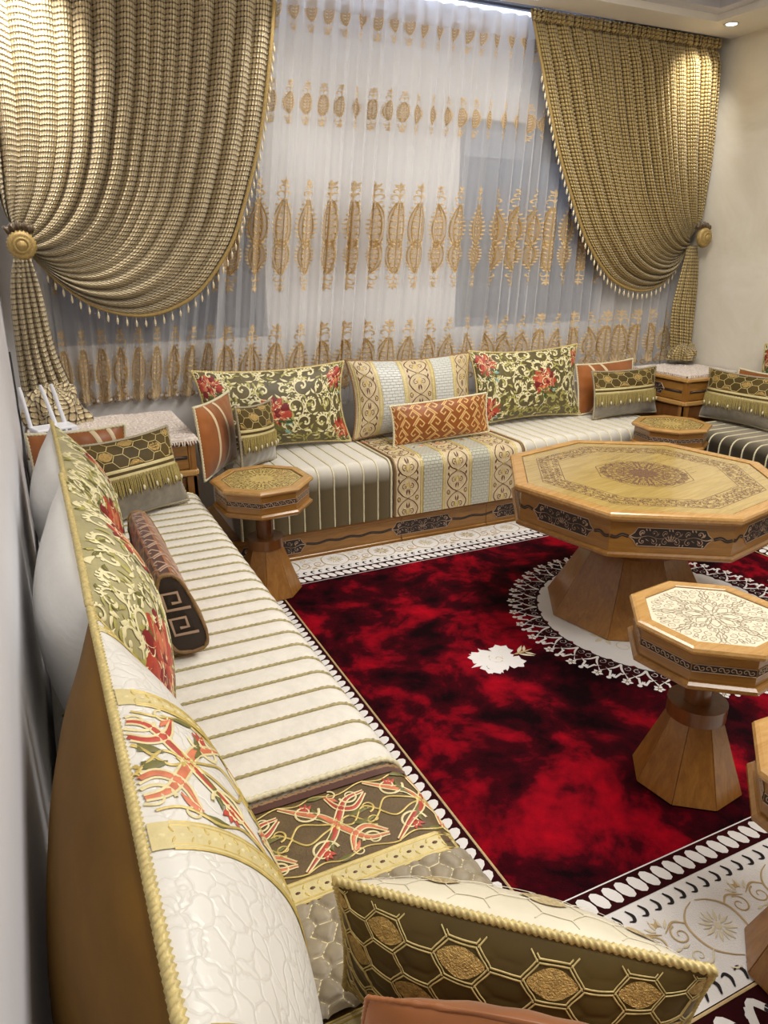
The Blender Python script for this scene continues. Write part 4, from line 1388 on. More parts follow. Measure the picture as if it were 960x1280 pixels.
def hex_lines(x0, x1, y0, y1, sx, sy, m, w, fill=None, fillc=None, dbl=0.0):
    """flattened honeycomb of stitched lines; optional share of cells filled"""
    d = Draw()
    r = random.Random(4)
    nx, ny = int((x1 - x0) / (sx * 0.75)) + 3, int((y1 - y0) / sy) + 3
    for i in range(-1, nx):
        for j in range(-1, ny):
            cx = x0 + i * sx * 0.75; cy = y0 + (j + (0.5 if i % 2 else 0)) * sy
            c = [(cx + sx * 0.5 * math.cos(k * PI / 3), cy + sy / math.sqrt(3) * math.sin(k * PI / 3)) for k in range(7)]
            if fill and ((j % 3 == (2 if i % 2 else 1)) if fill > 0.8 else (i + 2 * j) % 4 == 0):
                cc = np.array(c[:6]) - (cx, cy)
                d.lens(0, 0, sy * 0.80, sx * 0.86, fillc, 5, 8, 0.75)
                it = d.it[-1]; it[1] = np.stack([cx + it[1][:, 1], cy + it[1][:, 0]], 1)
            for e in range(3):
                a, b = np.array(c[e]), np.array(c[e + 1])
                L_ = np.linspace(0, 1, 5)[:, None]
                seg = a + (b - a) * L_
                nr = np.array([-(b - a)[1], (b - a)[0]]); nr = nr / np.linalg.norm(nr)
                if dbl:
                    d.line(seg + nr * dbl, w, m); d.line(seg - nr * dbl, w, m)
                else:
                    d.line(seg, w, m)
    return d.clip(x0, x1, y0, y1)


def runner_near(root, S, L, D):
    """bands across the seat, x = 0 at the near end"""
    M = ['runner_ground', 'emb_red', 'emb_orange', 'emb_palegold', 'emb_olive', 'emb_gold', 'band_gold', 'emb_brown', 'hex_taupe', 'velvet_brown']
    d = Draw()
    def across(sub, xc):
        for k, p, w, m in sub.it:       # turn the band so that it runs front to back
            d.it.append([k, np.stack([xc + p[:, 0], p[:, 1]], 1), w, m])
    D_ = D - 0.14
    b = [(L - 0.012, 'trim', 0.024), (L - 0.112, 'arab', 0.175), (L - 0.225, 'dot', 0.045), (L - 0.345, 'hex', 0.185), (L - 0.465, 'dot', 0.045), (L - 0.58, 'arab', 0.175), (L - 0.695, 'dot', 0.045), (L - 0.815, 'hex', 0.185), (L - 0.935, 'dot', 0.045), (L - 1.05, 'arab', 0.175)]
    for xc, kind, wd in b:
        if kind == 'trim':
            d.patch(xc - wd / 2, xc + wd / 2, 0.0, D, 9, 3, 30)
        elif kind == 'arab':
            across(arabesque(wd, D_, (1, 2, 3, 4, 5)), xc)
        elif kind == 'dot':
            across(dotted(wd, D, 6, 7, 5, 30), xc)
        else:
            # puffed irregular cells: real relief
            nx, ny = 60, 200
            gx = np.linspace(xc - wd / 2, xc + wd / 2, nx); gy = np.linspace(0.0, D - 0.12, ny)
            GX, GY = np.meshgrid(gx, gy)
            rr = random.Random(int(xc * 1000))
            sx, sy = 0.036, 0.030
            pts = np.array([(xc - wd / 2 + (i + (0.5 if j % 2 else 0) + rr.uniform(-.18, .18)) * sx, (j + rr.uniform(-.18, .18)) * sy) for i in range(-1, int(wd / sx) + 2) for j in range(-1, int(D / sy) + 2)])
            dd = np.sqrt((GX.ravel()[:, None] - pts[None, :, 0]) ** 2 + (GY.ravel()[:, None] - pts[None, :, 1]) ** 2)
            dd.partition(1, axis=1)
            e = (dd[:, 1] - dd[:, 0])
            P, N = S(GX.ravel(), GY.ravel())
            h = 0.007 * (1 - np.exp(-e / 0.006))
            mat = 0
            MB().grid((P + N * (0.0015 + h)[:, None]).reshape(ny, nx, 3)).obj('quilted_band', 'hex_taupe', root)
            # gold stitching in the seams between cells
            try:
                st = Draw()
                dv = np.sqrt(((pts[:, None] - pts[None]) ** 2).sum(-1))
                for i_ in range(len(pts)):
                    nb = [q for q in np.argsort(dv[i_])[1:9]]
                    # cell polygon by half-plane clipping
                    poly = [pts[i_] + np.array(o_) * 0.1 for o_ in ((-1, -1), (1, -1), (1, 1), (-1, 1))]
                    for q in nb:
                        mid = (pts[i_] + pts[q]) / 2; nrm = pts[q] - pts[i_]
                        out = []
                        for a_, b_ in zip(poly, poly[1:] + poly[:1]):
                            fa, fb = (a_ - mid) @ nrm, (b_ - mid) @ nrm
                            if fa <= 0: out.append(a_)
                            if fa * fb < 0: out.append(a_ + (b_ - a_) * fa / (fa - fb))
                        poly = out
                    for a_, b_ in zip(poly, poly[1:] + poly[:1]):
                        if (a_[0], a_[1]) < (b_[0], b_[1]):
                            st.line(a_ + (b_ - a_) * np.linspace(0, 1, 4)[:, None], 0.0022, 0)
                st.clip(xc - wd / 2, xc + wd / 2, 0.0, D - 0.12)
                st.emit(MB(), S, 0.0, 0.0028, 0.001).obj('stitching', 'emb_palegold', root, kind='stuff')
            except Exception:
                pass
    d.emit(MB(), S, 0.0008, 0.0008, 0.0015).obj('embroidery', M, root, kind='stuff')
    # scalloped hem along the front edge
    n = int(L / 0.034)
    sc = Draw()
    for k in range(n):
        sc.disc((k + 0.5) * L / n, 0, 0.016, 0, 0.016, 10)


def runner_back(root, S, L, D):
    M = ['emb_brown', 'emb_gold', 'emb_palegold', 'silver_quilt_front', 'band_gold', 'ogee_ground', 'emb_orange']
    d = Draw()
    per = 0.288
    for k in range(3):
        xc = 0.075 + k * per
        b = ogee(0.135, D, (0, 1, 2))
        for it in b.it: d.it.append([it[0], it[1] + (xc, 0), it[2], it[3]])
        for sg in (-1, 1):
            x0 = xc + sg * 0.079
            if x0 < 0.01 or x0 > L - 0.01: continue
            b = dotted(0.016, D, 4, 1, 1, 40)
            b.it = [i for i in b.it if i[0] != 'p']
            for it in b.it: d.it.append([it[0], it[1] + (x0, 0), it[2], it[3]])
        if k < 2:
            d.patch(xc + 0.09, xc + per - 0.09, 0.0, D, 3, 6, 50)
    # orange and gold blossoms scattered over the flat of the seat
    r = random.Random(3)
    for k in range(60):
        x, y = r.uniform(0.02, L - 0.02), r.uniform(0.02, 0.34)
        d.leaf(x, y, r.uniform(0.03, 0.05), r.uniform(0, 6.3), 0.012, r.choice((1, 6, 1, 2)), r.uniform(-1, 1))
        d.spiral(x, y, 0.014, 0.003, r.uniform(0, 6), r.uniform(0, 6) + 7, 0.004, r.choice((0, 1, 6)))
    d.emit(MB(), S, 0.001, 0.001, 0.0018).obj('embroidery', M, root, kind='stuff')


# sections: local x along the sofa front
mattress('seat_mattress', 'long cream ribbed seat mattress along the left wall', 1.93, 0.64, 0.292, (0.568, 1.105, BZ), PI / 2, 'seat_cream', cords=True)
mattress('seat_mattress', 'brown seat mattress with embroidered bands and quilting at the near left', 1.49, 0.64, 0.286, (0.568, -0.395, BZ), PI / 2, 'runner_ground', deco=runner_near)
mattress('seat_mattress', 'ribbed seat mattress with taupe velvet front below the left floral cushion', 0.775, 0.53, 0.292, (0.76, 3.115, BZ), 0, 'seat_painted_sheen', cords=True, cord_mat='cord_cream')
mattress('seat_mattress', 'seat mattress with brown scroll and silver bands under the small lumbar cushion', 0.782, 0.53, 0.292, (1.549, 3.115, BZ), 0, 'damask_ground', deco=runner_back)
mattress('seat_mattress', 'ribbed seat mattress with taupe front under the right floral cushion', 1.05, 0.53, 0.292, (2.34, 3.115, BZ), 0, 'seat_painted_sheen', cords=True, cord_mat='cord_cream')
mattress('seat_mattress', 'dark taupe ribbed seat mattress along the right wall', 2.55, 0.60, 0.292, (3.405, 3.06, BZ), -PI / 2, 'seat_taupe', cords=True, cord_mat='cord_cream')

# ================================================================== cushions


def cushion(name, label, w, h, t, loc, yaw, lean, roll=0.0, front='satin_white', back='satin_white', pipe='cord_cream', deco=None, pinch=0.07, relief=None, group=None, pr=0.006, wr=0.0035, seed=0, sink=0.0):
    """local: x across, z up from the lower seam, front towards -y; leans back by `lean`"""
    root = thing(name, label, 'cushion', loc, (-lean, roll, yaw), group)
    r = np.random.RandomState(seed)
    ph = r.uniform(0, 6.28, 6)
    def shape(x, z, side):
        u = np.clip(x / (w / 2), -1, 1); v = np.clip(z / (h / 2) - 1, -1, 1)
        u = 0.5 * u + 0.5 * np.sin(PI / 2 * u); v = 0.5 * v + 0.5 * np.sin(PI / 2 * v)
        gx = u * (w / 2) * (1 - pinch * (1 - v * v)); gz = v * (h / 2) * (1 - 1.2 * pinch * (1 - u * u))
        e = np.clip((1 - np.abs(u) ** 2.3) * (1 - np.abs(v) ** 2.3), 0, 1)
        y = t / 2 * e ** 0.62
        edge = np.clip(e, 0, 1) * np.exp(-e * 3.0)
        y = y + wr * 3 * edge * (np.sin(19 * u + ph[0] + 2 * v) * np.abs(v) ** 2 + np.sin(15 * v + ph[1] + 2 * u) * np.abs(u) ** 2)
        y = y + wr * e * np.sin(4 * u + ph[2]) * np.sin(3 * v + ph[3])
        if relief is not None and side > 0: y = y + relief(x, z) * np.clip(e * 3, 0, 1)
        return np.stack([gx, -side * y, gz + h / 2], -1)
    q = 0.5 - 0.5 * np.cos(np.linspace(0, PI, 46)); q = 0.55 * q + 0.45 * np.linspace(0, 1, 46)
    nq = 46
    if relief is not None:
        q = np.linspace(0, 1, 172); nq = 172
    X, Z = np.meshgrid((q - 0.5) * w, q * h)
    uv = np.stack([X + w / 2, Z], -1)
    MB().grid(shape(X, Z, 1), 0, uv).obj('front_panel', front, root)
    MB().grid(shape(X[::3, ::3] if nq > 60 else X, Z[::3, ::3] if nq > 60 else Z, -1)[:, ::-1], 0, uv[::3, ::3] if nq > 60 else uv).obj('back_panel', back, root)
    s = np.linspace(-1, 1, 60)
    c = np.concatenate([np.stack([s * w / 2, np.zeros(60)], 1), np.stack([np.full(60, w / 2), (s + 1) * h / 2], 1)[1:], np.stack([-s * w / 2, np.full(60, h)], 1)[1:], np.stack([np.full(60, -w / 2), (1 - s) * h / 2], 1)[1:]])
    # finer steps so that the twist of the cord shows
    cs = np.concatenate([[0], np.cumsum(np.linalg.norm(np.diff(c, axis=0), axis=1))])
    m = int(cs[-1] / (0.0010 if label.startswith(('near', 'large')) else 0.0045))
    qq = np.linspace(0, cs[-1], m)
    cx, cz = np.interp(qq, cs, c[:, 0]), np.interp(qq, cs, c[:, 1])
    B = shape(cx, cz, 1); B[:, 1] = 0
    MB().tube(B, pr, 9, 0, 1.45 / pr if label.startswith(('near', 'large')) else 1.4 / pr, 3 if label.startswith(('near', 'large')) else 2, 0.24, cap=False).obj('piping', pipe, root)
    def S(x, z):
        P = shape(x, z, 1); e = 0.0015
        xa = np.where(x > 0, -e, e); za = np.where(z > h / 2, -e, e)
        a = (shape(x + xa, z, 1) - P) / xa[:, None]; b = (shape(x, z + za, 1) - P) / za[:, None]
        N = np.cross(a, b)
        N /= np.linalg.norm(N, axis=-1)[:, None] + 1e-12
        return P, N
    def Sb(x, z):
        P, N = S(x, z)
        return P * (1, -1, 1), N * (1, -1, 1)
    S.back = Sb
    if deco: deco(root, S, w, h)
    return root


FM = ['emb_cream', 'emb_lime', 'emb_olive', 'emb_red', 'emb_orange', 'emb_maroon', 'emb_green', 'emb_teal']


def peony(d, x, y, r, a0=0.0):
    for k in range(6):
        d.leaf(x + r * 0.3 * math.cos(k), y - r * 0.35, r * 1.0, -PI / 2 + (k - 2.5) * 0.5, r * 0.36, 6 if k % 2 else 2, 0.4)
    for k in range(2): d.leaf(x + r * 0.5, y - r * 0.95 + k * r * 0.35, r * 0.5, -0.6 + k * 0.5, r * 0.2, 7)
    for rr, n, pr_, cs in ((0.66, 11, 0.30, (3, 5, 3)), (0.44, 9, 0.24, (4, 3, 4)), (0.24, 6, 0.20, (5, 3, 5))):
        for k in range(n):
            t_ = a0 + k * 2 * PI / n + rr
            d.disc(x + rr * r * math.cos(t_) , y + rr * r * math.sin(t_) * 0.9, r * pr_ * 1.15, cs[k % 3], r * pr_ * 0.75, 10, t_)
        for k in range(n):
            t_ = a0 + k * 2 * PI / n + rr
            d.leaf(x + (rr - 0.1) * r * math.cos(t_), y + (rr - 0.1) * r * math.sin(t_) * 0.9, r * pr_, t_, r * 0.08, 4 if cs[0] != 4 else 0)
    d.disc(x, y, r * 0.12, 4)


def acanthus(d, x, y, r, a, sg, c, c2):
    """a big comb-leaved scroll"""
    d.spiral(x, y, r, r * 0.16, a, a + sg * 6.6, r * 0.24, c, 24, (0.35, 1.0))
    for k in range(9):
        aa = a + sg * (0.15 + k * 0.42)
        rr = r * (1 - 0.84 * (aa - a) * sg / 6.6)
        d.leaf(x + rr * math.cos(aa), y + rr * math.sin(aa), r * (0.55 - 0.03 * k), aa + sg * 0.75, r * 0.19, c if k % 3 else c2, sg * 0.9)
    d.disc(x, y, r * 0.14, c2, n=8)
    d.leaf(x + r * math.cos(a), y + r * math.sin(a), r * 0.9, a - sg * PI / 2, r * 0.24, c2, -sg * 0.8)


def floral(flowers, seed):
    def deco(root, S, w, h):
        r = random.Random(seed)
        d = Draw()
        # small undergrowth
        for k in range(int(w * h / 0.0009)):
            x, y = r.uniform(-w / 2, w / 2), r.uniform(0, h)
            a = r.uniform(0, 6.28); sg = r.choice((-1, 1))
            d.leaf(x, y, r.uniform(0.03, 0.05), a, 0.011, r.choice((1, 1, 2, 0)), sg * 1.2)
        # big scrolls in mirrored pairs
        nx, ny = 9, 5
        for j in range(ny):
            for i in range(nx):
                x = -w / 2 + (i + 0.5 + (0.25 if j % 2 else -0.25)) * w / nx; y = (j + 0.5) * h / ny + r.uniform(-.01, .01)
                sg = 1 if (i + j) % 2 else -1
                low = y < h * 0.30
                acanthus(d, x, y, r.uniform(0.040, 0.052), -PI / 2 + r.uniform(-.5, .5), sg, 1 if low and r.random() < 0.7 else 0, 0 if not low else 2)
        d.clip(-w / 2 + 0.004, w / 2 - 0.004, 0.003, h - 0.003)
        for fx, fy, fr in flowers: peony(d, fx * w, fy * h, fr, r.uniform(0, 1))
        d.clip(-w / 2 + 0.004, w / 2 - 0.004, 0.003, h - 0.003)
        d.emit(MB(), S, 0.0010, 0.0008, 0.0013).obj('embroidery', FM, root, kind='stuff')
    return deco


def damask(root, S, w, h):
    M = ['emb_brown', 'emb_gold', 'emb_palegold', 'silver_quilt', 'band_gold', 'ogee_ground']
    d = Draw()
    for xc in (-0.285, 0.0, 0.285):
        b = ogee(0.125, h, (0, 1, 2))
        for it in b.it: d.it.append([it[0], it[1] + (xc, 0), it[2], it[3]])
        for sg in (-1, 1):
            b = dotted(0.020, h, 4, 0, 1, 24)
            b.it = [i for i in b.it if i[0] != 'p']
            for it in b.it: d.it.append([it[0], it[1] + (xc + sg * 0.073, 0), it[2], it[3]])
    for xc in (-0.1425, 0.1425): d.patch(xc - 0.058, xc + 0.058, 0.004, h - 0.004, 3, 8, 34)
    d.clip(-w / 2 + 0.004, w / 2 - 0.004, 0.004, h - 0.004)
    d.emit(MB(), S, 0.001, 0.001, 0.0018).obj('embroidery', M, root, kind='stuff')


def arab_front(root, S, w, h):
    M = ['emb_red', 'emb_orange', 'emb_palegold', 'emb_olive', 'emb_gold', 'band_gold', 'damask_ground', 'crackle_white']
    d = Draw()
    # from the far end (x = +w/2) towards the viewer
    x = w / 2
    for kind, wd in (('arab', 0.075), ('dot', 0.030), ('white', 0.150), ('dot', 0.034), ('arab', 0.165), ('dot', 0.034), ('white', 0.160), ('dot', 0.034), ('arab', 0.11)):
        xc = x - wd / 2
        if kind == 'arab':
            b = arabesque(max(wd, 0.15), h, (0, 1, 2, 3, 4)).clip(-wd / 2, wd / 2, 0, h)
            for it in b.it: d.it.append([it[0], it[1] + (xc, 0), it[2], it[3]])
        elif kind == 'dot':
            b = dotted(wd * 0.9, h, 5, 2, 4, 60)
            for it in b.it: d.it.append([it[0], it[1] + (xc, 0), it[2], it[3]])
        x -= wd
    d.clip(-w / 2 + 0.004, w / 2 - 0.004, 0.002, h - 0.002)
    d.emit(MB(), S, 0.0006, 0.0008, 0.0014).obj('embroidery', M, root, kind='stuff')


def greek(x0, x1, y0, y1, cell, mi, w, ang=PI / 4):
    """interlocking square spirals on a turned lattice"""
    d = Draw()
    c, s = math.cos(ang), math.sin(ang)
    u = cell / 7
    key = [(-1, 0), (6, 0), (6, 5), (2, 5), (2, 2.5), (4, 2.5)]
    R = int((abs(x1 - x0) + abs(y1 - y0)) / cell) + 3
    for i in range(-R, R):
        for j in range(-R, R):
            p = []
            for a, b in zip(key[:-1], key[1:]):
                n = max(2, int(abs(a[0] - b[0]) + abs(a[1] - b[1])) * 2)
                p += [(a[0] + (b[0] - a[0]) * q / n, a[1] + (b[1] - a[1]) * q / n) for q in range(n)]
            p = np.array(p + [key[-1]]) * u
            if (i + j) % 2: p = p[:, ::-1]
            p = p + (i * cell, j * cell)
            p = np.stack([(x0 + x1) / 2 + p[:, 0] * c - p[:, 1] * s, (y0 + y1) / 2 + p[:, 0] * s + p[:, 1] * c], 1)
            if (p[:, 0].max() < x0) or (p[:, 0].min() > x1) or (p[:, 1].max() < y0) or (p[:, 1].min() > y1): continue
            d.line(p, w, mi)
    return d.clip(x0, x1, y0, y1)


def greek_front(root, S, w, h):
    d = greek(-w / 2 + 0.006, w / 2 - 0.006, 0.006, h - 0.006, 0.056, 0, 0.0062)
    d.emit(MB(), S, 0.0003, 0.0006, 0.0014).obj('embroidery', ['key_line', 'key_shade'], root, kind='stuff')


def hexpuff(sx, sy, amp):
    def f(x, z):
        # height of a flattened honeycomb: 0 at the seams, amp at the cell centres
        X = x / sx; Z = z / sy
        best = np.full(x.shape, 9.0); sec = np.full(x.shape, 9.0)
        i0 = np.floor(X / 0.75)
        for di in (-1, 0, 1, 2):
            i = i0 + di
            o = np.where(np.mod(i, 2) != 0, 0.5, 0.0)
            j0 = np.floor(Z - o)
            for dj in (0, 1):
                dx = (X - i * 0.75) * 2 / math.sqrt(3) * 0.866; dz = (Z - (j0 + dj + o)) * 1.0
                dd = np.sqrt((dx * 1.0) ** 2 + dz ** 2)
                n = np.where(dd < best, best, np.minimum(sec, dd)); best = np.minimum(best, dd); sec = n
        return amp * (1 - np.exp(-(sec - best) / 0.22))
    return f


def fringe_front(seed):
    def deco(root, S, w, h):
        M = ['cord_gold', 'sequin_gold', 'band_gold', 'emb_palegold', 'velvet_olive']
        zf = h * 0.50
        d = Draw()
        d.patch(-w / 2 + 0.004, w / 2 - 0.004, zf + 0.01, h - 0.004, 4, 30, 14)
        d.put(hex_lines(-w / 2 + 0.01, w / 2 - 0.01, zf + 0.035, h - 0.008, 0.062, 0.046, 0, 0.0026, 0.35, 1))
        d.line(np.stack([np.linspace(-w / 2 + .004, w / 2 - .004, 30), np.full(30, zf + 0.026)], 1), 0.010, 2)
        d.patch(-w / 2 + 0.004, w / 2 - 0.004, zf - 0.006, zf + 0.012, 2, 30, 3)
        d.emit(MB(), S, 0.0016, 0.0008, 0.0014).obj('embroidery', M, root, kind='stuff')
        r = random.Random(seed)
        mb = MB()
        n = int(w / 0.0065)
        for k in range(n):
            x = -w / 2 + 0.008 + (k + 0.5) * (w - 0.016) / n
            ll = r.uniform(0.048, 0.062)
            z = np.linspace(zf + 0.004, zf - ll, 5)
            xx = np.full(5, x) + np.linspace(0, 1, 5) * r.uniform(-0.004, 0.004)
            P, N = S(xx, z)
            P = P + N * (0.005 + 0.003 * r.random()); 
            mb.tube(P, [0.0022, 0.0030, 0.0032, 0.0028, 0.0018], 5)
        mb.obj('fringe', 'fringe_gold', root, kind='stuff')
        bm = MB().lathe([(0.0005, 0.009), (0.004, 0.006), (0.0052, 0.0), (0.004, -0.007), (0.0005, -0.012)], 8).mesh('tassel_bead', ['cord_cream'])
        nb = 8
        for k in range(nb):
            x = np.array([-w / 2 + (k + 0.7) * (w - 0.03) / nb + 0.01]); z = np.array([zf - 0.040])
            P, N = S(x, z)
            link('tassel_bead', bm, root, tuple(P[0] + N[0] * 0.012))
    return deco


def hex_front(root, S, w, h):
    M = ['cord_gold', 'sequin_gold']
    hex_lines(-w / 2 + 0.008, w / 2 - 0.008, 0.006, h - 0.006, 0.054, 0.030, 0, 0.0014, 0.9, 1, 0.0014).emit(MB(), S, 0.001, 0.0006, 0.0012).obj('embroidery', M, root, kind='stuff')
    d = Draw()
    for i in range(8):
        for k in range(2):
            x = -w / 2 + (i + 0.6) * w / 8.2; z = h * (0.62 if (i + k) % 2 else 0.84) - 0.09 * k
            d.lens(0, 0, 0.026, 0.046, 0, 5, 8, 0.75)
            it = d.it[-1]; it[1] = np.stack([x + it[1][:, 1], z + it[1][:, 0]], 1)
    d.emit(MB(), S.back, 0.0004, 0.001, 0.001).obj('sequin_patch', 'sequin_pale', root, kind='stuff')
    hex_lines(-w / 2 + 0.008, w / 2 - 0.008, 0.006, h - 0.006, 0.054, 0.030, 0, 0.0012).emit(MB(), S.back, 0.0004, 0.0004, 0.0006).obj('far_side_stitching', 'velvet_lit', root, kind='stuff')


def stripes(n, mi_mat):
    def deco(root, S, w, h):
        d = Draw()
        for xc in n:
            d.line(np.stack([xc * w + 0.04 * np.sin(np.linspace(0, 3, 30)), np.linspace(0.006, h - 0.006, 30)], 1), 0.016, 0)
        d.emit(MB(), S, 0.0004, 0.0008, 0.0015).obj('ribbon_stripe', mi_mat, root, kind='stuff')
    return deco


SZ = 0.461
fl_a = [(-0.04, 0.44, 0.085), (0.40, 0.78, 0.070), (0.42, 0.20, 0.070), (-0.40, 0.76, 0.080)]
fl_b = [(0.08, 0.52, 0.080), (-0.37, 0.78, 0.080), (-0.36, 0.22, 0.080), (0.45, 0.78, 0.070)]
fl_c = [(-0.28, 0.50, 0.105), (0.10, 0.70, 0.080), (0.36, 0.42, 0.08), (0.42, 0.80, 0.065), (-0.02, 0.24, 0.07)]
# back row, facing the room
cushion('back_cushion', 'big floral back cushion with red flowers beside the left corner cabinet', 0.80, 0.42, 0.17, (1.095, 3.535, SZ), 0, 0.20, 0, 'floral_ground', 'satin_white', 'cord_gold', floral(fl_a, 11), 0.10, seed=1)
cushion('back_cushion', 'big back cushion with silver and brown scroll bands behind the small lumbar cushion', 0.775, 0.425, 0.18, (1.895, 3.535, SZ), 0, 0.20, 0, 'damask_ground', 'damask_dark', 'cord_brown', damask, 0.09, seed=2)
cushion('back_cushion', 'big floral back cushion with red flowers right of the silver banded cushion', 0.785, 0.43, 0.17, (2.665, 3.535, SZ), 0, 0.20, 0, 'floral_ground', 'satin_white', 'cord_gold', floral(fl_b, 12), 0.10, seed=3)
cushion('lumbar_cushion', 'small orange lumbar cushion with a diagonal key pattern on the banded seat', 0.59, 0.215, 0.09, (1.955, 3.345, SZ), -0.02, 0.12, -0.045, 'key_orange', 'satin_copper', 'cord_cream', greek_front, 0.04, seed=4)
cushion('scatter_cushion', 'grey honeycomb cushion with a gold fringe left of the right corner cabinet', 0.49, 0.285, 0.15, (3.285, 3.385, SZ), -0.05, 0.16, -0.01, 'velvet_grey', 'velvet_grey', 'cord_taupe', fringe_front(5), 0.075, seed=5)
cushion('scatter_cushion', 'copper satin cushion with cream stripes peeking over the grey fringed cushion', 0.46, 0.31, 0.09, (3.27, 3.535, SZ), 0, 0.17, -0.02, 'satin_copper', 'satin_copper', 'cord_cream', stripes((-0.25, -0.08), 'band_cream'), 0.05, seed=6)
cushion('scatter_cushion', 'copper satin cushion with cream stripes against the side of the left cabinet', 0.40, 0.33, 0.10, (0.732, 3.285, SZ), 0.95, 0.07, 0.0, 'satin_copper', 'velvet_dark', 'cord_cream', stripes((-0.25, -0.05), 'band_cream'), 0.05, seed=7)
cushion('scatter_cushion', 'olive honeycomb cushion with gold fringe before the left floral cushion', 0.33, 0.29, 0.11, (0.915, 3.285, SZ), 0.78, 0.10, 0.08, 'velvet_grey', 'velvet_dark', 'cord_taupe', fringe_front(8), 0.075, seed=8)
# left wall, facing +x
cushion('back_cushion', 'near left cushion with embroidered white front and golden brown back', 0.80, 0.46, 0.25, (0.083, 0.670, SZ), PI / 2, 0.125, 0, 'crackle_white', 'satin_tan', 'cord_gold', arab_front, 0.05, seed=9, pr=0.0055)
cushion('back_cushion', 'left wall floral cushion with white satin back, nearer one of two', 0.76, 0.46, 0.24, (0.083, 1.465, SZ), PI / 2, 0.125, 0, 'floral_glare', 'satin_white', 'cord_gold', floral(fl_c, 21), 0.05, seed=10)
cushion('back_cushion', 'left wall floral cushion with white satin back, farther one by the router', 0.76, 0.43, 0.24, (0.083, 2.245, SZ), PI / 2, 0.12, 0, 'floral_glare', 'satin_white', 'cord_gold', floral(fl_c, 22), 0.05, seed=11)
cushion('scatter_cushion', 'brown honeycomb cushion with gold fringe leaning on the left cabinet', 0.42, 0.31, 0.14, (0.315, 2.80, SZ), 0.50, 0.30, 0.0, 'velvet_grey', 'velvet_grey', 'cord_taupe', fringe_front(12), 0.075, seed=12)
cushion('scatter_cushion', 'copper satin cushion behind the fringed cushion at the left cabinet', 0.36, 0.31, 0.08, (0.12, 3.005, SZ), 0.06, 0.02, 0.0, 'satin_copper', 'satin_copper', 'cord_cream', stripes((0.1, 0.25), 'band_cream'), 0.05, seed=13)
# right wall, facing -x
cushion('scatter_cushion', 'grey honeycomb cushion with a gold fringe on the right wall sofa', 0.52, 0.295, 0.14, (3.705, 2.915, SZ), -PI / 2 + 0.08, 0.14, 0.0, 'velvet_grey', 'velvet_grey', 'cord_taupe', fringe_front(14), 0.075, seed=14)
cushion('back_cushion', 'floral back cushion cut off by the right picture edge', 0.78, 0.44, 0.13, (3.945, 2.63, SZ), -PI / 2, 0.08, 0, 'floral_ground', 'satin_white', 'cord_gold', floral(fl_b, 15), 0.05, seed=15)
cushion('scatter_cushion', 'copper satin cushion behind the fringed cushion on the right sofa', 0.34, 0.30, 0.04, (3.81, 2.90, SZ), -PI / 2, 0.14, 0, 'satin_copper', 'satin_copper', 'cord_cream', None, 0.05, seed=16)
cushion('scatter_cushion', 'copper satin cushion at the right picture edge beside the grey fringed cushion', 0.40, 0.27, 0.12, (3.655, 2.43, SZ), -PI / 2 - 0.05, 0.10, 0, 'satin_copper', 'satin_copper', 'cord_cream', None, 0.05, seed=17)
# foreground
cushion('scatter_cushion', 'large honeycomb cushion with brown near side and far side coloured pale as lit in the foreground', 0.425, 0.245, 0.18, (0.428, 0.540, SZ), -0.70, -0.20, 0.03, 'velvet_olive', 'velvet_lit', 'cord_gold', hex_front, 0.04, hexpuff(0.054, 0.030, 0.0024), seed=18, pr=0.0055)
cushion('scatter_cushion', 'copper satin cushion at the bottom edge in front of the honeycomb cushion', 0.32, 0.275, 0.12, (0.335, 0.372, SZ), -0.66, -0.02, 0, 'satin_copper', 'satin_copper', 'satin_copper', stripes((0.0, 0.2), 'band_cream'), -0.06, pr=0.0026, seed=19)
# boxed bolster with the key pattern, on the cream seat
bo = thing('bolster', 'brown boxed bolster with a key pattern lying against the left floral cushions', 'cushion', (0.262, 1.915, SZ), (0, 0.0, PI / 2))
bl, bh, bw = 0.50, 0.225, 0.105
th = np.linspace(0, 2 * PI, 41)[:-1]
sec = np.stack([np.sign(np.cos(th)) * np.abs(np.cos(th)) ** 0.6 * bw / 2, bh / 2 + np.sign(np.sin(th)) * np.abs(np.sin(th)) ** 0.55 * bh / 2], 1)
sec[:, 0] *= (1.0 - 0.45 * (sec[:, 1] / bh) ** 1.5)
sec[:, 0] += 0.20 * sec[:, 1]
xs_ = np.linspace(-bl / 2, bl / 2, 25)
bulge = 1 + 0.10 * np.cos(PI * xs_ / bl)
P = np.stack([np.broadcast_to(xs_[:, None], (25, 40)), sec[None, :, 0] * bulge[:, None], bh / 2 + (sec[None, :, 1] - bh / 2) * bulge[:, None] * 0.97 + 0.006], -1)
front_ = (np.mod(np.arange(40) + 10, 40) >= 20)
ib = MB().grid(P, 0, wu=True)
ib.obj('casing', 'satin_copper', bo)
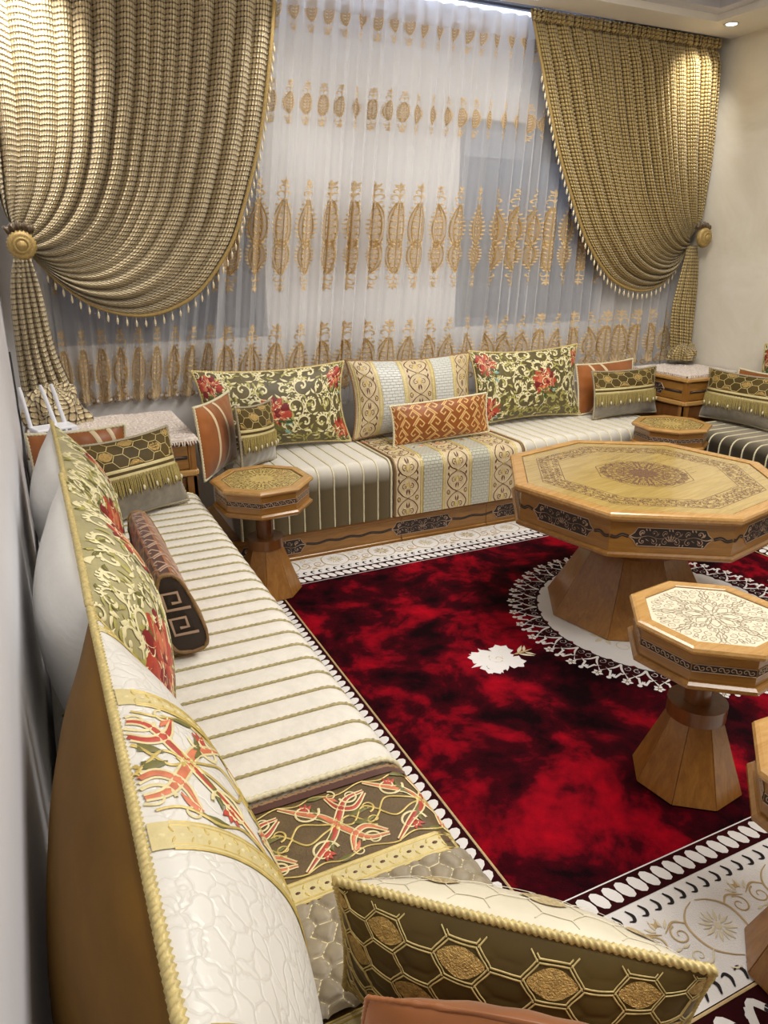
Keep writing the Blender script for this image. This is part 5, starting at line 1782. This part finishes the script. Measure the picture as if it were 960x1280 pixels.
def S_bol(x, a):
    """x along, a in metres round the section (0 = top), using the ring of points"""
    ring = np.concatenate([sec, sec[:1]])
    q = np.concatenate([[0], np.cumsum(np.linalg.norm(np.diff(ring, axis=0), axis=1))])
    a0 = q[10]
    aa = np.mod(a0 + a, q[-1])
    sy, sz = np.interp(aa, q, ring[:, 0]), np.interp(aa, q, ring[:, 1])
    ey, ez = np.interp(np.mod(aa + 0.004, q[-1]), q, ring[:, 0]), np.interp(np.mod(aa + 0.004, q[-1]), q, ring[:, 1])
    bu = 1 + 0.10 * np.cos(PI * x / bl)
    Pp = np.stack([x, sy * bu, bh / 2 + (sz - bh / 2) * bu * 0.97 + 0.006], -1)
    T = np.stack([np.zeros_like(x), ey - sy, ez - sz], -1)
    N = np.cross(np.broadcast_to([1.0, 0, 0], T.shape), T)
    N /= np.linalg.norm(N, axis=-1)[:, None] + 1e-12
    c = Pp - np.array([0, 0.02, bh / 2]); c[:, 0] = 0
    return Pp, np.where(((N * c).sum(-1) < 0)[:, None], -N, N)
dk = Draw().patch(-bl / 2 + 0.002, bl / 2 - 0.002, -0.16, 0.012, 1, 20, 16)
dk.put(greek(-bl / 2 + 0.004, bl / 2 - 0.004, -0.16, 0.15, 0.052, 0, 0.0055))
dk.emit(MB(), S_bol, 0.0006, 0.0008, 0.0012).obj('embroidery', ['key_line_dark', 'velvet_brown'], bo, kind='stuff')
for k, sgn in ((0, -1), (-1, 1)):
    ring = P[k]
    cen = ring.mean(0)
    em = MB()
    rings = [ring] + [cen + (ring - cen) * f + np.array([sgn * 0.010 * (1 - f), 0, 0]) for f in (0.9, 0.5)] 
    em.grid(np.stack(rings), 0, wu=True); em.add(rings[-1], [tuple(range(40))])
    ep = em.obj('end_panel', 'velvet_dark', bo)
    c2 = cen + [sgn * 0.010, 0, 0]
    Se = plane_S((c2[0], c2[1], c2[2]), (0, -sgn * -1.0 * -1.0 * -1.0, 0), (0, 0, 1))
    e_ = 0.034
    dg = Draw()
    for zo in (-0.05, 0.02):
        pts = [(-e_ * .9, zo), (e_ * .8, zo), (e_ * .8, zo + 0.045), (-e_ * .3, zo + 0.045), (-e_ * .3, zo + 0.018), (e_ * .3, zo + 0.018)]
        dg.line(pts, 0.008, 0)
    dg.emit(MB(), lambda x, y, c2=c2, sgn=sgn: (np.stack([np.full_like(x, c2[0] + sgn * 0.0015), c2[1] + x + 0.20 * y, c2[2] + y], -1), np.broadcast_to([sgn * 1.0, 0, 0], (len(x), 3))), 0, 0.0005, 0.001).obj('key_motif', 'key_line_dark', ep)
    MB().tube(np.concatenate([ring, ring[:1]]), 0.005, 6, 0, 280, 2, 0.3).obj('piping', 'cord_brown', bo)

# ================================================================== corner cabinets


def cabinet(name, label, x0, x1, y0, y1, H, faces, mat_top='wood_x'):
    """faces: list of ((ax, ay), (bx, by)) visible fronts, seen from outside a -> b left to right"""
    root = thing(name, label, 'cabinet', ((x0 + x1) / 2, (y0 + y1) / 2, 0.0))
    ox, oy = (x0 + x1) / 2, (y0 + y1) / 2
    MB().box(x0 - ox + 0.02, x1 - ox - 0.02, y0 - oy + 0.02, y1 - oy - 0.02, 0.0, H - 0.02).obj('carcass', 'wood_z', root, False)
    bevel(MB().box(x0 - ox - 0.012, x1 - ox, y0 - oy - 0.012, y1 - oy, H - 0.02, H).obj('top_board', 'wood_light', root, False), 0.006, 3)
    for (ax, ay), (bx, by) in faces:
        A = np.array([ax - ox, ay - oy]); B = np.array([bx - ox, by - oy])
        L = np.linalg.norm(B - A); e = (B - A) / L; nrm = np.array([e[1], -e[0]])
        ang = math.atan2(e[1], e[0])
        def part(nm, mb, mats, parent=root, **k):
            return mb.obj(nm, mats, parent, False, loc=(A[0], A[1], 0), rot=(0, 0, ang), **k) if parent is root else mb.obj(nm, mats, parent, False, **k)
        # local: x along the face, -y outwards
        bevel(part('drawer_front', MB().box(0.03, L - 0.03, 0.004, 0.02, H - 0.135, H - 0.03), 'wood_x'), 0.004)
        mid = bevel(part('mid_moulding', MB().box(0.0, L, -0.010, 0.02, H - 0.165, H - 0.138), 'wood_light'), 0.007, 3)
        for s0 in (0.0, L - 0.045): bevel(part('stile', MB().box(s0, s0 + 0.045, 0.0, 0.02, 0.0, H - 0.166), 'wood_z'), 0.003)
        for s0 in (0.0, L - 0.03): part('stile', MB().box(s0, s0 + 0.03, 0.002, 0.02, H - 0.137, H - 0.021), 'wood_z')
        bevel(part('door_panel', MB().box(0.05, L - 0.05, 0.008, 0.02, 0.06, H - 0.175), 'wood_dark'), 0.004)
        Sp = plane_S((0, 0.004, H - 0.083), (1, 0, 0), (0, 0, 1))
        cc = L / 2
        d = Draw().put(carving(min(0.16, L * 0.45), 0.066), cc, 0)
        for sg in (-1, 1):
            d.line([(cc + sg * min(0.08, L * 0.22), 0), (cc + sg * (L / 2 - 0.035), 0)], 0.016, 0)
            d.curve([(cc + sg * min(0.08, L * 0.22), 0), (cc + sg * (L / 2 - 0.08), 0.004), (cc + sg * (L / 2 - 0.035), 0)], 0.005, 1)
        part('carved_plaque', d.emit(MB(), Sp, 0.0004, 0.0008, 0.0016), ['carving_ground', 'carving_relief'])
    return root


CH = 0.672
cabinet('corner_cabinet', 'wooden corner cabinet under a lace cloth at the left wall', -0.055, 0.58, 3.085, 3.68, CH, [((-0.055, 3.085), (0.58, 3.085)), ((0.58, 3.085), (0.58, 3.68))])
cabinet('corner_cabinet', 'wooden corner cabinet with carved band in the right corner', 3.535, 4.04, 3.16, 3.67, 0.70, [((3.535, 3.67), (3.535, 3.16)), ((3.535, 3.16), (4.04, 3.16))])


def lace(label, x0, x1, y0, y1, z, drop, inset):
    root = thing('lace_cloth', label, 'tablecloth', ((x0 + x1) / 2, (y0 + y1) / 2, z))
    ox, oy = (x0 + x1) / 2, (y0 + y1) / 2
    hx, hy = (x1 - x0) / 2 - inset, (y1 - y0) / 2 - inset
    nx = 110
    U, V = np.meshgrid(np.linspace(-hx - drop, hx + drop, nx), np.linspace(-hy - drop, hy + drop, nx))
    r = np.random.RandomState(3)
    def pos(U, V, lift=0.0):
        ex = np.maximum(np.abs(U) - hx - 0.006, 0); ey = np.maximum(np.abs(V) - hy - 0.006, 0)
        X = np.sign(U) * np.minimum(np.abs(U), hx + 0.006 + 0.22 * ex); Y = np.sign(V) * np.minimum(np.abs(V), hy + 0.006 + 0.22 * ey)
        Z = 0.004 - 0.96 * np.maximum(ex, ey)
        Z = Z + 0.003 * (1 + np.sin(23 * U + 3 * np.sin(9 * V)) * np.sin(19 * V + 2 * np.sin(11 * U))) * (ex + ey <= 0)
        return np.stack([X, Y, Z + lift], -1)
    if inset >= 0 and drop > 0.001:
        MB().grid(pos(U, V)).obj('cloth', 'lace', root)
    else:
        MB().grid(pos(U, V)).obj('cloth', 'lace', root)
    d = Draw()
    for k in range(14):
        for j in range(14):
            x = -hx + (k + 0.5) * 2 * hx / 14; y = -hy + (j + 0.5) * 2 * hy / 14
            d.flower(x, y, 0.018, 6, 0, 0, (k + j) * 0.4, 0.008)
            d.spiral(x + hx / 14, y + hy / 14, 0.012, 0.003, 0, 6, 0.004, 0, 9)
    for x in (-hx + 0.03, hx - 0.03, -hx + 0.05, hx - 0.05): d.line(np.stack([np.full(40, x), np.linspace(-hy, hy, 40)], 1), 0.006, 0)
    for y in (-hy + 0.03, hy - 0.03): d.line(np.stack([np.linspace(-hx, hx, 40), np.full(40, y)], 1), 0.006, 0)
    def S(x, y):
        P = pos(x, y); return P, np.broadcast_to([0, 0, 1.0], P.shape)
    d.emit(MB(), S, 0.0004, 0.0008, 0.002).obj('crochet', 'lace', root, kind='stuff')
    # tassels round the hanging edge
    mb = MB()
    r = random.Random(8)
    for side in range(4):
        n = int((2 * (hx if side < 2 else hy)) / 0.011)
        for k in range(n):
            q = -1 + (k + 0.5) * 2 / n
            u, v = ((q * hx, -hy - drop) if side == 0 else (q * hx, hy + drop) if side == 1 else (-hx - drop, q * hy) if side == 2 else (hx + drop, q * hy))
            p = pos(np.array([u]), np.array([v]))[0]
            if side in (1,): continue
            l = r.uniform(0.010, 0.020)
            o = np.array([r.uniform(-.004, .004) + (0.004 if side == 3 else -0.004 if side == 2 else 0), r.uniform(-.003, .003) - (0.004 if side == 0 else 0), 0])
            mb.tube(np.stack([p, p + o * 0.5 - [0, 0, l / 2], p + o - [0, 0, l]]), [0.0025, 0.0038, 0.0015], 5)
    mb.obj('tassel_edge', 'lace', root, kind='stuff')
    return root


lace('pinkish white lace cloth with tasselled edge on the left corner cabinet', -0.055, 0.585, 3.078, 3.68, CH + 0.001, 0.020, 0.0)
lace('white lace cloth on the right corner cabinet', 3.58, 4.03, 3.21, 3.665, 0.701, 0.004, 0.0)

# ================================================================== router and cable
rt = thing('router', 'white wireless router with upright antennas on the lace cloth', 'router', (0.045, 3.395, CH + 0.016), (0, 0, 0.30))
bevel(MB().box(-0.085, 0.085, -0.055, 0.055, 0.0, 0.026).obj('housing', 'plastic_white', rt, False), 0.006, 3)
for x, tl_ in ((-0.075, -0.020), (0.030, -0.040), (0.070, -0.035)):
    MB().tube([(x, 0.05, 0.012), (x + tl_ * 0.1, 0.052, 0.03), (x + tl_ * 0.85, 0.055, 0.17), (x + tl_, 0.056, 0.195)], [0.008, 0.009, 0.0085, 0.006], 10).obj('antenna', 'plastic_white', rt)
for k in range(5):
    MB().box(-0.06 + k * 0.025, -0.045 + k * 0.025, -0.0565, -0.054, 0.010, 0.016).obj('port', 'frame_grey', rt, False)
cb = MB()
cpts = [(-0.0775, 3.52, 1.02), (-0.0775, 3.50, 0.95), (-0.0775, 3.46, 0.90), (-0.0775, 3.44, 0.84), (-0.0775, 3.36, 0.80), (-0.0775, 3.40, 0.74), (-0.0775, 3.30, 0.69), (-0.0775, 3.02, 0.66), (-0.0775, 2.98, 0.56), (-0.0775, 2.95, 0.46)]
cc = np.array(cpts)
tq = np.linspace(0, 1, 60); tk = np.linspace(0, 1, len(cc))
cs_ = np.stack([np.interp(tq, tk, cc[:, k]) for k in range(3)], 1)
for _ in range(3): cs_[1:-1] = (cs_[:-2] + 2 * cs_[1:-1] + cs_[2:]) / 4
o = cb.tube(cs_, 0.004, 8).obj('cable', 'plastic_black')
o['label'] = 'thin black cable hanging down the left wall beside the drape'; o['category'] = 'cable'

# ---- repeats of a kind share a group phrase
GROUPS = {'side_table': 'small octagonal side tables', 'sofa_base': 'carved wooden sofa bases', 'seat_mattress': 'seat mattresses of the corner sofa',
          'back_cushion': 'large back cushions', 'scatter_cushion': 'small scatter cushions', 'drape': 'gold open weave drapes', 'sheer_curtain': 'white sheer curtains',
          'downlight': 'recessed ceiling downlights', 'added_fill_panel': 'added unseen fill panels', 'corner_cabinet': 'wooden corner cabinets', 'lace_cloth': 'lace cloths on the cabinets'}
for o in COL.objects:
    if o.parent is None and 'label' in o:
        g = GROUPS.get(o.name.split('.')[0])
        if g: o['group'] = g
